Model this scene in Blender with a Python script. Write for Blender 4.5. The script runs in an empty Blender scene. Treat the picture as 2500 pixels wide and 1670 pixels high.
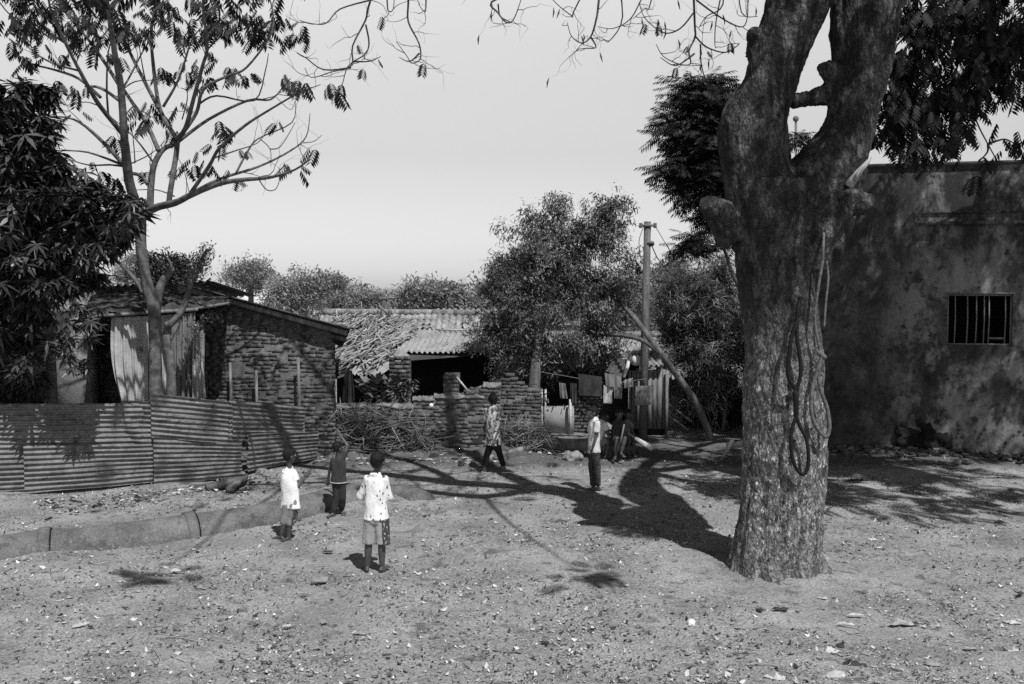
import bpy, math, random
import numpy as np
from mathutils import Vector, Matrix, noise as mnoise
random.seed(7); RNG = np.random.default_rng(7)
R = math.radians
scene = bpy.context.scene
col = scene.collection

# ------------------------------------------------------------------ camera
W0, H0, F0 = 2500.0, 1670.0, 2431.0
CAMH = 3.3
PITCH = math.atan((835 - 700) / F0)
cam_d = bpy.data.cameras.new('camera'); cam = bpy.data.objects.new('camera', cam_d); col.objects.link(cam)
cam.location = (0, 0, CAMH); cam.rotation_euler = (math.pi / 2 - PITCH, 0, 0)
cam_d.sensor_width = 36; cam_d.lens = 36 * F0 / W0; cam_d.clip_end = 3000; cam_d.clip_start = 0.1
scene.camera = cam
_cp, _sp = math.cos(PITCH), math.sin(PITCH)

def ray(u, v):
    a = (u - 1250) / F0; b = (835 - v) / F0
    return np.array([a, _cp + b * _sp, -_sp + b * _cp])
def P(u, v, Y):
    d = ray(u, v); k = Y / d[1]
    return np.array([d[0] * k, Y, CAMH + d[2] * k])
def G(u, v, z=0.0):
    d = ray(u, v); k = (z - CAMH) / d[2]
    return np.array([d[0] * k, d[1] * k, z])
def PL(u, v, p0, n):
    d = ray(u, v); c = np.array([0, 0, CAMH]); k = np.dot(np.array(p0) - c, n) / np.dot(d, n)
    return c + d * k
def unit(a):
    a = np.array(a, float); return a / (np.linalg.norm(a) + 1e-12)

# ------------------------------------------------------------------ tagging
def tag(o, label=None, cat=None, group=None, kind=None):
    if label: o['label'] = label
    if cat: o['category'] = cat
    if group: o['group'] = group
    if kind: o['kind'] = kind
    return o
def empty(name, loc, label=None, cat=None, group=None):
    o = bpy.data.objects.new(name, None); col.objects.link(o)
    o.location = tuple(float(q) for q in loc); o.empty_display_size = 0.2
    return tag(o, label, cat, group)
def copy_tree(o, parent=None):
    c = o.copy(); col.objects.link(c); c.parent = parent
    for ch in [k for k in o.children]: copy_tree(ch, c)
    return c
def wloc(o):
    l = np.array(o.location, float)
    while o.parent: o = o.parent; l = l + np.array(o.location, float)
    return l

# ------------------------------------------------------------------ mesh builder (quads only)
class MB:
    def __init__(s): s.V = []; s.F = []; s.M = []; s.n = 0
    def add(s, V, F, m=0):
        V = np.asarray(V, float).reshape(-1, 3); F = np.asarray(F, int).reshape(-1, 4)
        s.V.append(V); s.F.append(F + s.n); s.M.append(np.full(len(F), m)); s.n += len(V); return s
    def grid(s, Pt, m=0, wrap=False):
        Pt = np.asarray(Pt, float); a, b = Pt.shape[:2]
        i, j = np.meshgrid(np.arange(a - 1), np.arange(b if wrap else b - 1), indexing='ij')
        j2 = (j + 1) % b
        F = np.stack([i * b + j, i * b + j2, (i + 1) * b + j2, (i + 1) * b + j], -1)
        return s.add(Pt, F, m)
    def box(s, c, size, rz=0.0, m=0, rot=None, jit=0.0):
        sx, sy, sz = [q / 2 for q in size]
        V = np.array([[x, y, z] for x in (-sx, sx) for y in (-sy, sy) for z in (-sz, sz)])
        if jit: V = V + RNG.uniform(-jit, jit, V.shape)
        Rm = np.array(Matrix.Rotation(rz, 3, 'Z')) if rot is None else np.array(rot)
        V = V @ Rm.T + np.array(c)
        return s.add(V, [[0, 1, 3, 2], [4, 6, 7, 5], [0, 4, 5, 1], [2, 3, 7, 6], [0, 2, 6, 4], [1, 5, 7, 3]], m)
    def beam(s, p, q, w, h, m=0, up=(0, 0, 1)):
        p = np.array(p, float); q = np.array(q, float); x = unit(q - p)
        y = np.cross(up, x); y = unit(y) if np.linalg.norm(y) > 1e-3 else np.array([0, 1.0, 0]); z = np.cross(x, y)
        return s.box((p + q) / 2, (np.linalg.norm(q - p), w, h), rot=np.stack([x, y, z], 1), m=m)
    def tube(s, pts, rad, n=8, m=0, cap=True, wob=0.0):
        pts = np.array(pts, float); k = len(pts)
        rad = np.full(k, float(rad)) if np.isscalar(rad) else np.array(rad, float)
        T = np.gradient(pts, axis=0); T /= np.linalg.norm(T, axis=1)[:, None] + 1e-9
        a = np.array([0, 0, 1.0]) if abs(T[0][2]) < .9 else np.array([1.0, 0, 0])
        N = unit(np.cross(T[0], a)); th = np.arange(n) / n * 2 * math.pi; rings = []
        for i in range(k):
            N = unit(N - T[i] * np.dot(N, T[i])); B = np.cross(T[i], N)
            rr = rad[i] * (1 + (RNG.uniform(-wob, wob, n) if wob else 0))
            rings.append(pts[i] + (np.cos(th) * rr)[:, None] * N + (np.sin(th) * rr)[:, None] * B)
        if cap:
            rings = [np.repeat(pts[:1], n, 0)] + rings + [np.repeat(pts[-1:], n, 0)]
        return s.grid(np.array(rings), m, wrap=True)
    def loft(s, rings, n=20, m=0):
        """rings: (center, A, B) with A,B scaled axis vectors"""
        th = np.arange(n) / n * 2 * math.pi; out = [np.repeat([np.array(rings[0][0], float)], n, 0)]
        for c, A, B in rings:
            out.append(np.array(c) + np.cos(th)[:, None] * np.array(A) + np.sin(th)[:, None] * np.array(B))
        out.append(np.repeat([np.array(rings[-1][0], float)], n, 0))
        return s.grid(np.array(out), m, wrap=True)
    def capsule(s, p, r, q, t, n=14):
        p = np.array(p, float); q = np.array(q, float); L = np.linalg.norm(q - p)
        x = unit(q - p) if L > 1e-6 else np.array([0, 0, 1.0])
        pts = []; rad = []
        for a in np.linspace(-90, 0, 6): pts.append(p + x * r * math.sin(R(a))); rad.append(max(r * math.cos(R(a)), 1e-4))
        for a in np.linspace(0, 90, 6): pts.append(q + x * t * math.sin(R(a))); rad.append(max(t * math.cos(R(a)), 1e-4))
        if L < 1e-6: pts = [pp + x * 1e-5 * i for i, pp in enumerate(pts)]
        return s.tube2(np.array(pts), rad, x, n)
    def tube2(s, pts, rad, x, n):
        a = np.array([0, 0, 1.0]) if abs(x[2]) < .9 else np.array([1.0, 0, 0])
        N = unit(np.cross(x, a)); B = np.cross(x, N); th = np.arange(n) / n * 2 * math.pi
        rings = [p + r * (np.cos(th)[:, None] * N + np.sin(th)[:, None] * B) for p, r in zip(pts, rad)]
        return s.grid(np.array(rings), wrap=True)
    def ell(s, c, rx, ry, rz, X=(1, 0, 0), Y=(0, 1, 0), n=16, k=10):
        X = unit(X); Y = unit(np.array(Y) - X * np.dot(Y, X)); Z = np.cross(X, Y); th = np.arange(n) / n * 2 * math.pi
        rings = []
        for a in np.linspace(-89.5, 89.5, k):
            ca, sa = math.cos(R(a)), math.sin(R(a))
            rings.append(np.array(c) + (np.cos(th) * ca * rx)[:, None] * X + (np.sin(th) * ca * ry)[:, None] * Y + sa * rz * Z)
        return s.grid(np.array(rings), wrap=True)
    def mesh(s, name, off=(0, 0, 0), smooth=False):
        V = np.concatenate(s.V) - np.array(off); F = np.concatenate(s.F); M = np.concatenate(s.M)
        me = bpy.data.meshes.new(name)
        me.vertices.add(len(V)); me.vertices.foreach_set('co', V.astype(np.float32).ravel())
        me.loops.add(F.size); me.loops.foreach_set('vertex_index', F.astype(np.int32).ravel())
        me.polygons.add(len(F)); me.polygons.foreach_set('loop_start', (np.arange(len(F)) * 4).astype(np.int32))
        me.polygons.foreach_set('material_index', M.astype(np.int32))
        if smooth: me.polygons.foreach_set('use_smooth', np.ones(len(F), bool))
        me.update(calc_edges=True)
        return me
    def build(s, name, mats, parent=None, smooth=False, org=None):
        off = wloc(parent) if parent else (np.zeros(3) if org is None else np.array(org, float))
        me = s.mesh(name, off, smooth)
        for m in (mats if isinstance(mats, (list, tuple)) else [mats]): me.materials.append(m)
        o = bpy.data.objects.new(name, me); col.objects.link(o)
        if parent: o.parent = parent
        else: o.location = tuple(off)
        return o

def solid(mb, name, mat, parent=None, voxel=.01, smooth=4, disp=None, org=None):
    """voxel union of everything in mb: one continuous skin"""
    off = wloc(parent) if parent else (np.zeros(3) if org is None else np.array(org, float))
    me = mb.mesh(name + '_src', off); o = bpy.data.objects.new(name, me); col.objects.link(o)
    md = o.modifiers.new('r', 'REMESH'); md.mode = 'VOXEL'; md.voxel_size = voxel; md.use_smooth_shade = True
    if smooth:
        sm = o.modifiers.new('s', 'SMOOTH'); sm.iterations = smooth; sm.factor = .5
    bpy.context.view_layer.update()
    dg = bpy.context.evaluated_depsgraph_get()
    nm = bpy.data.meshes.new_from_object(o.evaluated_get(dg)); nm.name = name
    bpy.data.objects.remove(o); bpy.data.meshes.remove(me)
    if disp:
        n = len(nm.vertices); V = np.empty(n * 3, np.float32); N = np.empty(n * 3, np.float32)
        nm.vertices.foreach_get('co', V); nm.vertices.foreach_get('normal', N)
        V = V.reshape(-1, 3); N = N.reshape(-1, 3)
        V = disp(V + off, N) - off
        nm.vertices.foreach_set('co', V.astype(np.float32).ravel()); nm.update()
    nm.materials.clear(); nm.materials.append(mat)
    o = bpy.data.objects.new(name, nm); col.objects.link(o)
    if parent: o.parent = parent
    else: o.location = tuple(off)
    return o

def ndisp(*layers):
    """layers: (scale xyz, amplitude)"""
    def f(V, N):
        d = np.zeros(len(V))
        for sc, amp in layers:
            q = V * np.array(sc)
            d += amp * np.array([mnoise.noise(Vector((float(a), float(b), float(c)))) for a, b, c in q])
        return V + N * d[:, None]
    return f

# ------------------------------------------------------------------ materials
MATS = {}
def mat(name, stops, scale=4.0, detail=6, rough=.85, bump=.0, bscale=None, isl=0.0, stretch=(1, 1, 1), trans=0.0,
        fine=None, spec=.2, extra=None, dist=.02):
    m = bpy.data.materials.new(name); m.use_nodes = True; nt = m.node_tree; N = nt.nodes; L = nt.links; N.clear()
    out = N.new('ShaderNodeOutputMaterial'); b = N.new('ShaderNodeBsdfPrincipled'); L.new(b.outputs[0], out.inputs[0])
    b.inputs['Roughness'].default_value = rough; b.inputs['Specular IOR Level'].default_value = spec
    geo = N.new('ShaderNodeNewGeometry'); mp = N.new('ShaderNodeMapping'); mp.inputs['Scale'].default_value = stretch
    L.new(geo.outputs['Position'], mp.inputs[0])
    nz = N.new('ShaderNodeTexNoise'); nz.inputs['Scale'].default_value = scale; nz.inputs['Detail'].default_value = detail
    nz.inputs['Roughness'].default_value = .62
    L.new(mp.outputs[0], nz.inputs['Vector'])
    rp = N.new('ShaderNodeValToRGB'); el = rp.color_ramp.elements
    for i, (p, g) in enumerate(stops):
        e = el[i] if i < 2 else el.new(p)
        e.position = p; e.color = (g, g, g, 1)
    L.new(nz.outputs['Fac'], rp.inputs[0]); c = rp.outputs[0]
    def mul(c, f):
        mx = N.new('ShaderNodeVectorMath'); mx.operation = 'SCALE'; L.new(c, mx.inputs[0])
        L.new(f, mx.inputs['Scale']); return mx.outputs[0]
    def math_(op, a, bb=None, v2=None):
        q = N.new('ShaderNodeMath'); q.operation = op
        if hasattr(a, 'is_linked') or hasattr(a, 'node'): L.new(a, q.inputs[0])
        else: q.inputs[0].default_value = a
        if bb is not None: L.new(bb, q.inputs[1])
        if v2 is not None: q.inputs[1].default_value = v2
        return q.outputs[0]
    if isl:
        mr = N.new('ShaderNodeMapRange'); L.new(geo.outputs['Random Per Island'], mr.inputs[0])
        mr.inputs[3].default_value = 1 - isl; mr.inputs[4].default_value = 1 + isl
        c = mul(c, mr.outputs[0])
    if fine:
        n2 = N.new('ShaderNodeTexNoise'); n2.inputs['Scale'].default_value = fine[0]; n2.inputs['Detail'].default_value = 4
        L.new(geo.outputs['Position'], n2.inputs['Vector'])
        mr = N.new('ShaderNodeMapRange'); L.new(n2.outputs['Fac'], mr.inputs[0]); mr.inputs[1].default_value = .3; mr.inputs[2].default_value = .7
        mr.inputs[3].default_value = 1 - fine[1]; mr.inputs[4].default_value = 1 + fine[1]; c = mul(c, mr.outputs[0])
    if extra: c = extra(N, L, geo, c, mul, math_)
    L.new(c, b.inputs['Base Color'])
    if bump:
        bn = N.new('ShaderNodeBump'); bn.inputs['Strength'].default_value = bump; bn.inputs['Distance'].default_value = dist
        n3 = N.new('ShaderNodeTexNoise'); n3.inputs['Scale'].default_value = bscale or scale * 4; n3.inputs['Detail'].default_value = 6
        L.new(mp.outputs[0], n3.inputs['Vector']); L.new(n3.outputs['Fac'], bn.inputs['Height']); L.new(bn.outputs[0], b.inputs['Normal'])
    if trans:
        tr = N.new('ShaderNodeBsdfTranslucent'); L.new(c, tr.inputs[0]); mx = N.new('ShaderNodeMixShader')
        mx.inputs[0].default_value = trans; L.new(b.outputs[0], mx.inputs[1]); L.new(tr.outputs[0], mx.inputs[2]); L.new(mx.outputs[0], out.inputs[0])
    MATS[name] = m; return m

def spots(thr, width, val, scale, vscale=(1, 1, 1), region=None, feature='noise'):
    """lighter or darker patches mixed over the base, optionally within a height range"""
    def f(N, L, geo, c, mul, math_):
        mp = N.new('ShaderNodeMapping'); mp.inputs['Scale'].default_value = vscale; L.new(geo.outputs['Position'], mp.inputs[0])
        nz = N.new('ShaderNodeTexNoise'); nz.inputs['Scale'].default_value = scale; nz.inputs['Detail'].default_value = 5
        nz.inputs['Roughness'].default_value = .7
        L.new(mp.outputs[0], nz.inputs['Vector'])
        mr = N.new('ShaderNodeMapRange'); L.new(nz.outputs['Fac'], mr.inputs[0]); mr.inputs[1].default_value = thr; mr.inputs[2].default_value = thr + width
        fac = mr.outputs[0]
        if region:
            sp = N.new('ShaderNodeSeparateXYZ'); L.new(geo.outputs['Position'], sp.inputs[0])
            cr = N.new('ShaderNodeFloatCurve') if False else N.new('ShaderNodeValToRGB')
            md = N.new('ShaderNodeMapRange'); L.new(sp.outputs[region[0]], md.inputs[0])
            md.inputs[1].default_value = region[1]; md.inputs[2].default_value = region[2]
            L.new(md.outputs[0], cr.inputs[0]); el = cr.color_ramp.elements
            for i, (p, g) in enumerate(region[3]):
                e = el[i] if i < 2 else el.new(p)
                e.position = p; e.color = (g, g, g, 1)
            fac = math_('MULTIPLY', fac, cr.outputs[0])
        mx = N.new('ShaderNodeMix'); mx.data_type = 'RGBA'; L.new(fac, mx.inputs[0]); L.new(c, mx.inputs[6]); mx.inputs[7].default_value = (val, val, val, 1)
        return mx.outputs[2]
    return f
def chain(*fs):
    def f(N, L, geo, c, mul, math_):
        for q in fs: c = q(N, L, geo, c, mul, math_)
        return c
    return f

def voro(scale, thr, val, vscale=(1, 1, 1)):
    def f(N, L, geo, c, mul, math_):
        mp = N.new('ShaderNodeMapping'); mp.inputs['Scale'].default_value = vscale; mp.inputs['Rotation'].default_value = (.2, .5, .3)
        L.new(geo.outputs['Position'], mp.inputs[0])
        v = N.new('ShaderNodeTexVoronoi'); v.inputs['Scale'].default_value = scale; L.new(mp.outputs[0], v.inputs['Vector'])
        mr = N.new('ShaderNodeMapRange'); L.new(v.outputs['Distance'], mr.inputs[0]); mr.inputs[1].default_value = thr; mr.inputs[2].default_value = thr + .06
        mr.inputs[3].default_value = 1; mr.inputs[4].default_value = 0
        mx = N.new('ShaderNodeMix'); mx.data_type = 'RGBA'; L.new(mr.outputs[0], mx.inputs[0]); L.new(c, mx.inputs[6]); mx.inputs[7].default_value = (val, val, val, 1)
        return mx.outputs[2]
    return f

def crack(scale, vscale, width, dark):
    def f(N, L, geo, c, mul, math_):
        nz = N.new('ShaderNodeTexNoise'); nz.inputs['Scale'].default_value = 3; L.new(geo.outputs['Position'], nz.inputs['Vector'])
        ad = N.new('ShaderNodeVectorMath'); ad.operation = 'MULTIPLY_ADD'; L.new(nz.outputs['Color'], ad.inputs[0]); ad.inputs[1].default_value = (.25, .25, .25); L.new(geo.outputs['Position'], ad.inputs[2])
        mp = N.new('ShaderNodeMapping'); mp.inputs['Scale'].default_value = vscale; L.new(ad.outputs[0], mp.inputs[0])
        v = N.new('ShaderNodeTexVoronoi'); v.feature = 'DISTANCE_TO_EDGE'; v.inputs['Scale'].default_value = scale; L.new(mp.outputs[0], v.inputs['Vector'])
        mr = N.new('ShaderNodeMapRange'); L.new(v.outputs['Distance'], mr.inputs[0]); mr.inputs[1].default_value = 0; mr.inputs[2].default_value = width
        mr.inputs[3].default_value = dark; mr.inputs[4].default_value = 1
        return mul(c, mr.outputs[0])
    return f

def islramp(stops):
    def f(N, L, geo, c, mul, math_):
        rp = N.new('ShaderNodeValToRGB'); el = rp.color_ramp.elements
        for i, (p, g) in enumerate(stops):
            e = el[i] if i < 2 else el.new(p)
            e.position = p; e.color = (g, g, g, 1)
        L.new(geo.outputs['Random Per Island'], rp.inputs[0]); return rp.outputs[0]
    return f

m_ground = mat('dry_earth', [(.3, .16), (.5, .27), (.68, .38)], 1.3, 12, .95, .9, 55, fine=(38, .35), dist=.02,
               extra=chain(spots(.25, .15, .085, 2, (1, 1, 1), ('Y', 17, 23, [(0, 0), (.12, .0), (.22, .9), (.6, .9), (1, 0)])), spots(.52, .14, .12, 2.6), spots(.6, .05, .055, 6), spots(.60, .08, .42, 17), spots(.62, .08, .10, 9), spots(.64, .03, .5, 70), spots(.61, .03, .05, 60), spots(.6, .03, .07, 32)))
m_bark = mat('rough_bark', [(.3, .06), (.5, .17), (.7, .34)], 13, 12, .95, 1.0, 45, stretch=(1, 1, .4), fine=(48, .6), dist=.06,
             extra=chain(spots(.55, .05, .48, 13, (1, 1, .6), ('Z', 0, 5, [(0, .3), (.1, .8), (.45, .9), (.6, .25), (1, .1)])),
                         spots(.58, .03, .72, 22, (1, 1, .45), ('Z', 0, 5, [(0, .2), (.15, 1), (.4, 1), (.52, .15), (1, .0)])),
                         spots(.60, .05, .03, 6, (1, 1, .5)), spots(.28, .25, .022, 5, (1, 1, .4), ('Z', 0, 7, [(0, 0), (.30, .1), (.47, .85), (1, 1)])), crack(16, (1, 1, .3), .10, .6), crack(38, (1, 1, .5), .2, .65)))  # upper trunk darkens with height: dark bark plus canopy shade painted in
m_barkpale = mat('torn_wood', [(.3, .15), (.7, .5)], 12, 6, .8, .6, 40, stretch=(1, 1, .2))
m_twig = mat('twig_bark', [(.3, .04), (.7, .1)], 12, 4, .9)
m_branch = mat('smooth_grey_bark', [(.3, .05), (.5, .11), (.7, .19)], 9, 6, .9, .4, 30, extra=spots(.6, .1, .05, 5))
m_leafdark = mat('rain_tree_leaf', [(.3, .01), (.7, .028)], 3, 3, .7, isl=.5, trans=.08)
m_leaffeather = mat('feathery_leaf', [(.3, .015), (.7, .05)], 3, 3, .6, isl=.5, trans=.15)
m_leafmango = mat('mango_leaf', [(.3, .02), (.55, .045), (.75, .12)], 2.2, 3, .42, isl=.6, spec=.5)
m_leafmid = mat('neem_leaf', [(.3, .055), (.5, .12), (.7, .24)], 1.6, 4, .8, isl=.45, trans=.2)
m_leafbamboo = mat('bamboo_leaf', [(.3, .09), (.5, .17), (.7, .3)], 1.6, 4, .6, isl=.6, trans=.25)
m_leaffar = mat('hazed_leaf', [(.3, .2), (.5, .27), (.7, .36)], .5, 4, .9, isl=.3, trans=.3)  # paled so that distance haze is part of the leaf colour
m_plant = mat('yard_plant_leaf', [(.3, .06), (.7, .2)], 3, 3, .5, isl=.6)
m_brick = mat('old_brick', [(.3, .035), (.5, .08), (.7, .16)], 9, 8, .95, .3, 40, isl=.25, fine=(30, .3), extra=chain(spots(.62, .06, .25, 6), spots(.55, .12, .035, 2.2)))
m_brick2 = mat('weathered_brick', [(.3, .045), (.5, .10), (.7, .2)], 8, 8, .95, .3, 40, isl=.3, fine=(30, .3), extra=chain(spots(.54, .08, .035, 3), spots(.62, .05, .3, 5)))
m_mortar = mat('mud_mortar', [(.3, .07), (.7, .16)], 8, 6, .95, .6, 40)
m_mortarlight = mat('pale_mortar', [(.3, .10), (.7, .26)], 10, 6, .95, .6, 40)
m_tin = mat('corrugated_tin', [(.3, .07), (.5, .135), (.72, .21)], 2.2, 8, .6, .2, 30, stretch=(1, 1, 1), fine=(14, .25), spec=.4, extra=chain(spots(.55, .12, .07, 2.2), spots(.62, .04, .035, 6), spots(.56, .1, .05, 2.5, (1, 1, 6))))
m_tindark = mat('rusty_tin', [(.3, .04), (.7, .1)], 3, 6, .7, .3, 30)
m_asb = mat('cement_sheet', [(.3, .18), (.5, .26), (.7, .34)], 3, 8, .9, .3, 30, fine=(20, .2), extra=spots(.6, .1, .16, 3))
m_tile = mat('clay_tile', [(.3, .12), (.5, .22), (.7, .33)], 7, 8, .9, .5, 30, fine=(20, .25), isl=.25)
m_thatch = mat('old_thatch', [(.3, .02), (.5, .05), (.7, .10)], 9, 10, .95, 1, 40, fine=(30, .5))
m_cloth = mat('pale_sacking', [(.3, .3), (.7, .5)], 5, 6, .9, .3, 40, extra=spots(.6, .12, .14, 2.5))
m_clothgrey = mat('grey_cloth', [(.3, .12), (.7, .22)], 5, 6, .9, .3, 40)
m_clothdark = mat('dark_cloth', [(.3, .02), (.7, .06)], 5, 6, .9, .3, 40)
m_clothlight = mat('white_cloth', [(.3, .5), (.7, .7)], 5, 6, .9, .3, 40)
m_wood = mat('weathered_wood', [(.3, .08), (.5, .16), (.7, .28)], 9, 8, .9, .6, 40, stretch=(1, 1, .15))
m_woodpale = mat('pale_wood', [(.3, .35), (.7, .55)], 9, 8, .8, .4, 40)
m_stick = mat('dry_stick', [(.3, .14), (.7, .38)], 4, 5, .9, isl=.4)
m_brush = mat('dead_brushwood', [(.3, .05), (.7, .22)], 3, 5, .9, isl=.6)
m_black = mat('dark_interior', [(.3, .008), (.7, .015)], 3, 3, .95)  # near-black walls paint in the shade of porch and rooms; pipe joints too
m_rubber = mat('dark_rubber', [(.3, .006), (.7, .012)], 9, 5, .6, .3, 60)
m_rope = mat('worn_rope', [(.3, .05), (.7, .16)], 20, 5, .8, .3, 60)
m_pipe = mat('concrete_pipe', [(.3, .07), (.5, .13), (.7, .19)], 2.5, 10, .95, .8, 40, fine=(45, .3), extra=chain(spots(.55, .1, .07, 4), spots(.58, .1, .26, 12, (1, 1, 1), ('Z', -.1, .3, [(0, 1), (.5, .8), (.9, .1)]))))
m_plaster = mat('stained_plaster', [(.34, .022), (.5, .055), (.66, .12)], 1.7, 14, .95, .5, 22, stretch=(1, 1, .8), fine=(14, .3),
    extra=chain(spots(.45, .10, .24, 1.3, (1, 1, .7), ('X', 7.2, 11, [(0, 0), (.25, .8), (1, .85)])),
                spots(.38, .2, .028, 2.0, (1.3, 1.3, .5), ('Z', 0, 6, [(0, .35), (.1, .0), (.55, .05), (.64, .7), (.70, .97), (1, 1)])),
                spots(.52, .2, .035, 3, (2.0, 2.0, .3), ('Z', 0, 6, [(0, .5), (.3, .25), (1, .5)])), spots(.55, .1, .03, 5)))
m_pole = mat('old_pole_wood', [(.3, .05), (.5, .1), (.7, .17)], 8, 8, .9, .7, 40, stretch=(1, 1, .12), fine=(30, .3))
m_iron = mat('rusty_iron', [(.3, .08), (.7, .2)], 30, 5, .7)
m_skin = mat('brown_skin', [(.3, .05), (.7, .08)], 9, 4, .5, spec=.4)
m_hair = mat('black_hair', [(.3, .006), (.7, .014)], 60, 4, .6, .5, 150)
m_eye = mat('eye_white', [(.3, .45), (.7, .5)], 5, 2, .3)
m_teewhite = mat('white_tee', [(.3, .62), (.7, .74)], 8, 4, .9, .3, 40)
m_shirtleaf = mat('leaf_print_shirt', [(.3, .68), (.7, .76)], 8, 4, .9, .3, 40, extra=voro(17, .19, .07, (1.3, 1, .7)))
m_shirtprint = mat('printed_shirt', [(.3, .5), (.7, .6)], 8, 4, .9, .3, 40, extra=spots(.49, .04, .08, 22, (1, 1, .7)))
m_shirtplain = mat('soft_white_shirt', [(.3, .5), (.7, .65)], 8, 4, .9, .3, 40)
m_teedark = mat('dark_tee', [(.3, .03), (.7, .05)], 8, 4, .9, .3, 40)
m_pantdark = mat('dark_trousers', [(.3, .022), (.7, .04)], 8, 4, .9, .3, 40)
m_tights = mat('black_leggings', [(.3, .006), (.7, .012)], 8, 4, .8)
m_pantdot = mat('dotted_trousers', [(.3, .03), (.7, .05)], 8, 4, .8, .3, 40, extra=voro(45, .22, .22))
m_shortlight = mat('light_shorts', [(.3, .26), (.7, .34)], 8, 4, .9, .3, 40)
m_shortgrey = mat('grey_shorts', [(.3, .16), (.7, .24)], 8, 4, .9, .3, 40)
m_stripe = mat('dark_side_panel', [(.3, .04), (.7, .06)], 8, 4, .9, extra=spots(.56, .03, .55, 40, (1, 1, .5)))
m_litter = mat('dry_litter', [(.35, .035), (.5, .15), (.68, .42)], 40, 4, .9, extra=islramp([(0, .03), (.30, .06), (.40, .18), (.72, .3), (.86, .46), (1, .62)]))
m_flake = mat('pale_dry_leaf', [(.3, .14), (.7, .36)], 14, 4, .9, .5, 30)
m_paper = mat('paper_white', [(.3, .33), (.7, .56)], 12, 4, .9, .5, 30)
m_stone = mat('field_stone', [(.3, .15), (.7, .3)], 8, 6, .95, .6, 30)
m_white = mat('whitewash', [(.3, .5), (.7, .7)], 4, 5, .9)
m_plasterpale = mat('pale_plaster', [(.3, .18), (.5, .28), (.7, .36)], 2, 8, .95, .3, 30)
m_ball = mat('white_rubber_ball', [(.3, .7), (.7, .78)], 5, 2, .6)

# ------------------------------------------------------------------ foliage
def leafquads(base, d, side, L, w, droop=0.0, segs=2):
    base = np.array(base, float); d = unit(d); side = unit(side); up = np.cross(side, d)
    out = []; prof = {2: (.12, 1, .1), 1: (.5, .5)}[segs]
    rows = []
    for i, p in enumerate(prof):
        t = i / (len(prof) - 1); c = base + d * L * t + np.array([0, 0, -1]) * droop * L * t * t
        rows.append([c - side * w / 2 * p, c + side * w / 2 * p])
    return np.array(rows)
def make_proto(kind):
    mb = MB(); r = np.random.default_rng(hash(kind) % 7 if False else len(kind))
    if kind == 'frond':                                # bipinnate spray, unit length along +x, pinnae hang down
        for i in range(6):
            x = .18 + .8 * i / 6; z = -.25 * x * x
            for s in (-1, 1):
                d = np.array([.55, s * .85, -.35 + r.uniform(-.15, .1)])
                mb.grid(leafquads((x, 0, z), d, unit(np.cross(d, (0, 0, 1))) + np.array([0, 0, .25]), .44 * (1 - .35 * abs(t := (i - 2.4) / 3)), .13, .35))
        mb.grid(leafquads((0, 0, 0), (1, 0, -.12), (0, 1, 0), 1, .02, .12))
    elif kind == 'fineFrond':
        for i in range(9):
            x = .1 + .88 * i / 9; z = -.2 * x * x
            for s in (-1, 1):
                d = np.array([.6, s * .8, -.25 + r.uniform(-.15, .1)])
                mb.grid(leafquads((x, 0, z), d, unit(np.cross(d, (0, 0, 1))), .36 * (1 - .5 * abs((i - 3.5) / 5)), .06, .3))
    elif kind == 'rosette':                            # mango: whorl of long drooping leaves
        for i in range(10):
            a = i * 2.4 + r.uniform(-.3, .3); e = r.uniform(-.7, .35)
            d = np.array([math.cos(a) * math.cos(e), math.sin(a) * math.cos(e), math.sin(e)])
            mb.grid(leafquads((0, 0, 0), d, np.cross(d, (0, 0, 1)) + np.array([0, 0, r.uniform(-.3, .3)]), r.uniform(.4, .6), .13, .35))
    elif kind == 'small':
        for i in range(12):
            c = r.uniform(-.5, .5, 3); d = r.normal(size=3); d[2] -= .4
            mb.grid(leafquads(c, d, np.cross(unit(d), (.1, .2, 1)) + r.uniform(-.4, .4, 3), .27, .13, .2, segs=2))
    elif kind == 'tiny':
        for i in range(12):
            c = r.uniform(-.5, .5, 3); d = r.normal(size=3); d[2] -= .4
            mb.grid(leafquads(c, d, np.cross(unit(d), (.1, .2, 1)) + r.uniform(-.4, .4, 3), .3, .19, .2, segs=1))
    elif kind == 'spiky':
        for i in range(14):
            c = r.uniform(-.2, .2, 3); d = r.normal(size=3); d[2] = abs(d[2]) * .7 - .2
            mb.grid(leafquads(c, d, np.cross(unit(d), (.1, .2, 1)), .65, .05, .35, segs=2))
    elif kind == 'broad':
        for i in range(7):
            a = i * .9; e = r.uniform(.3, 1.2); d = np.array([math.cos(a) * math.cos(e), math.sin(a) * math.cos(e), math.sin(e)])
            mb.grid(leafquads((0, 0, 0), d, np.cross(d, (0, 0, 1)), r.uniform(.7, 1), .3, .35))
    return np.concatenate(mb.V), np.concatenate(mb.F)
PROTO = {k: make_proto(k) for k in ('frond', 'fineFrond', 'rosette', 'small', 'tiny', 'spiky', 'broad')}
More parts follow.
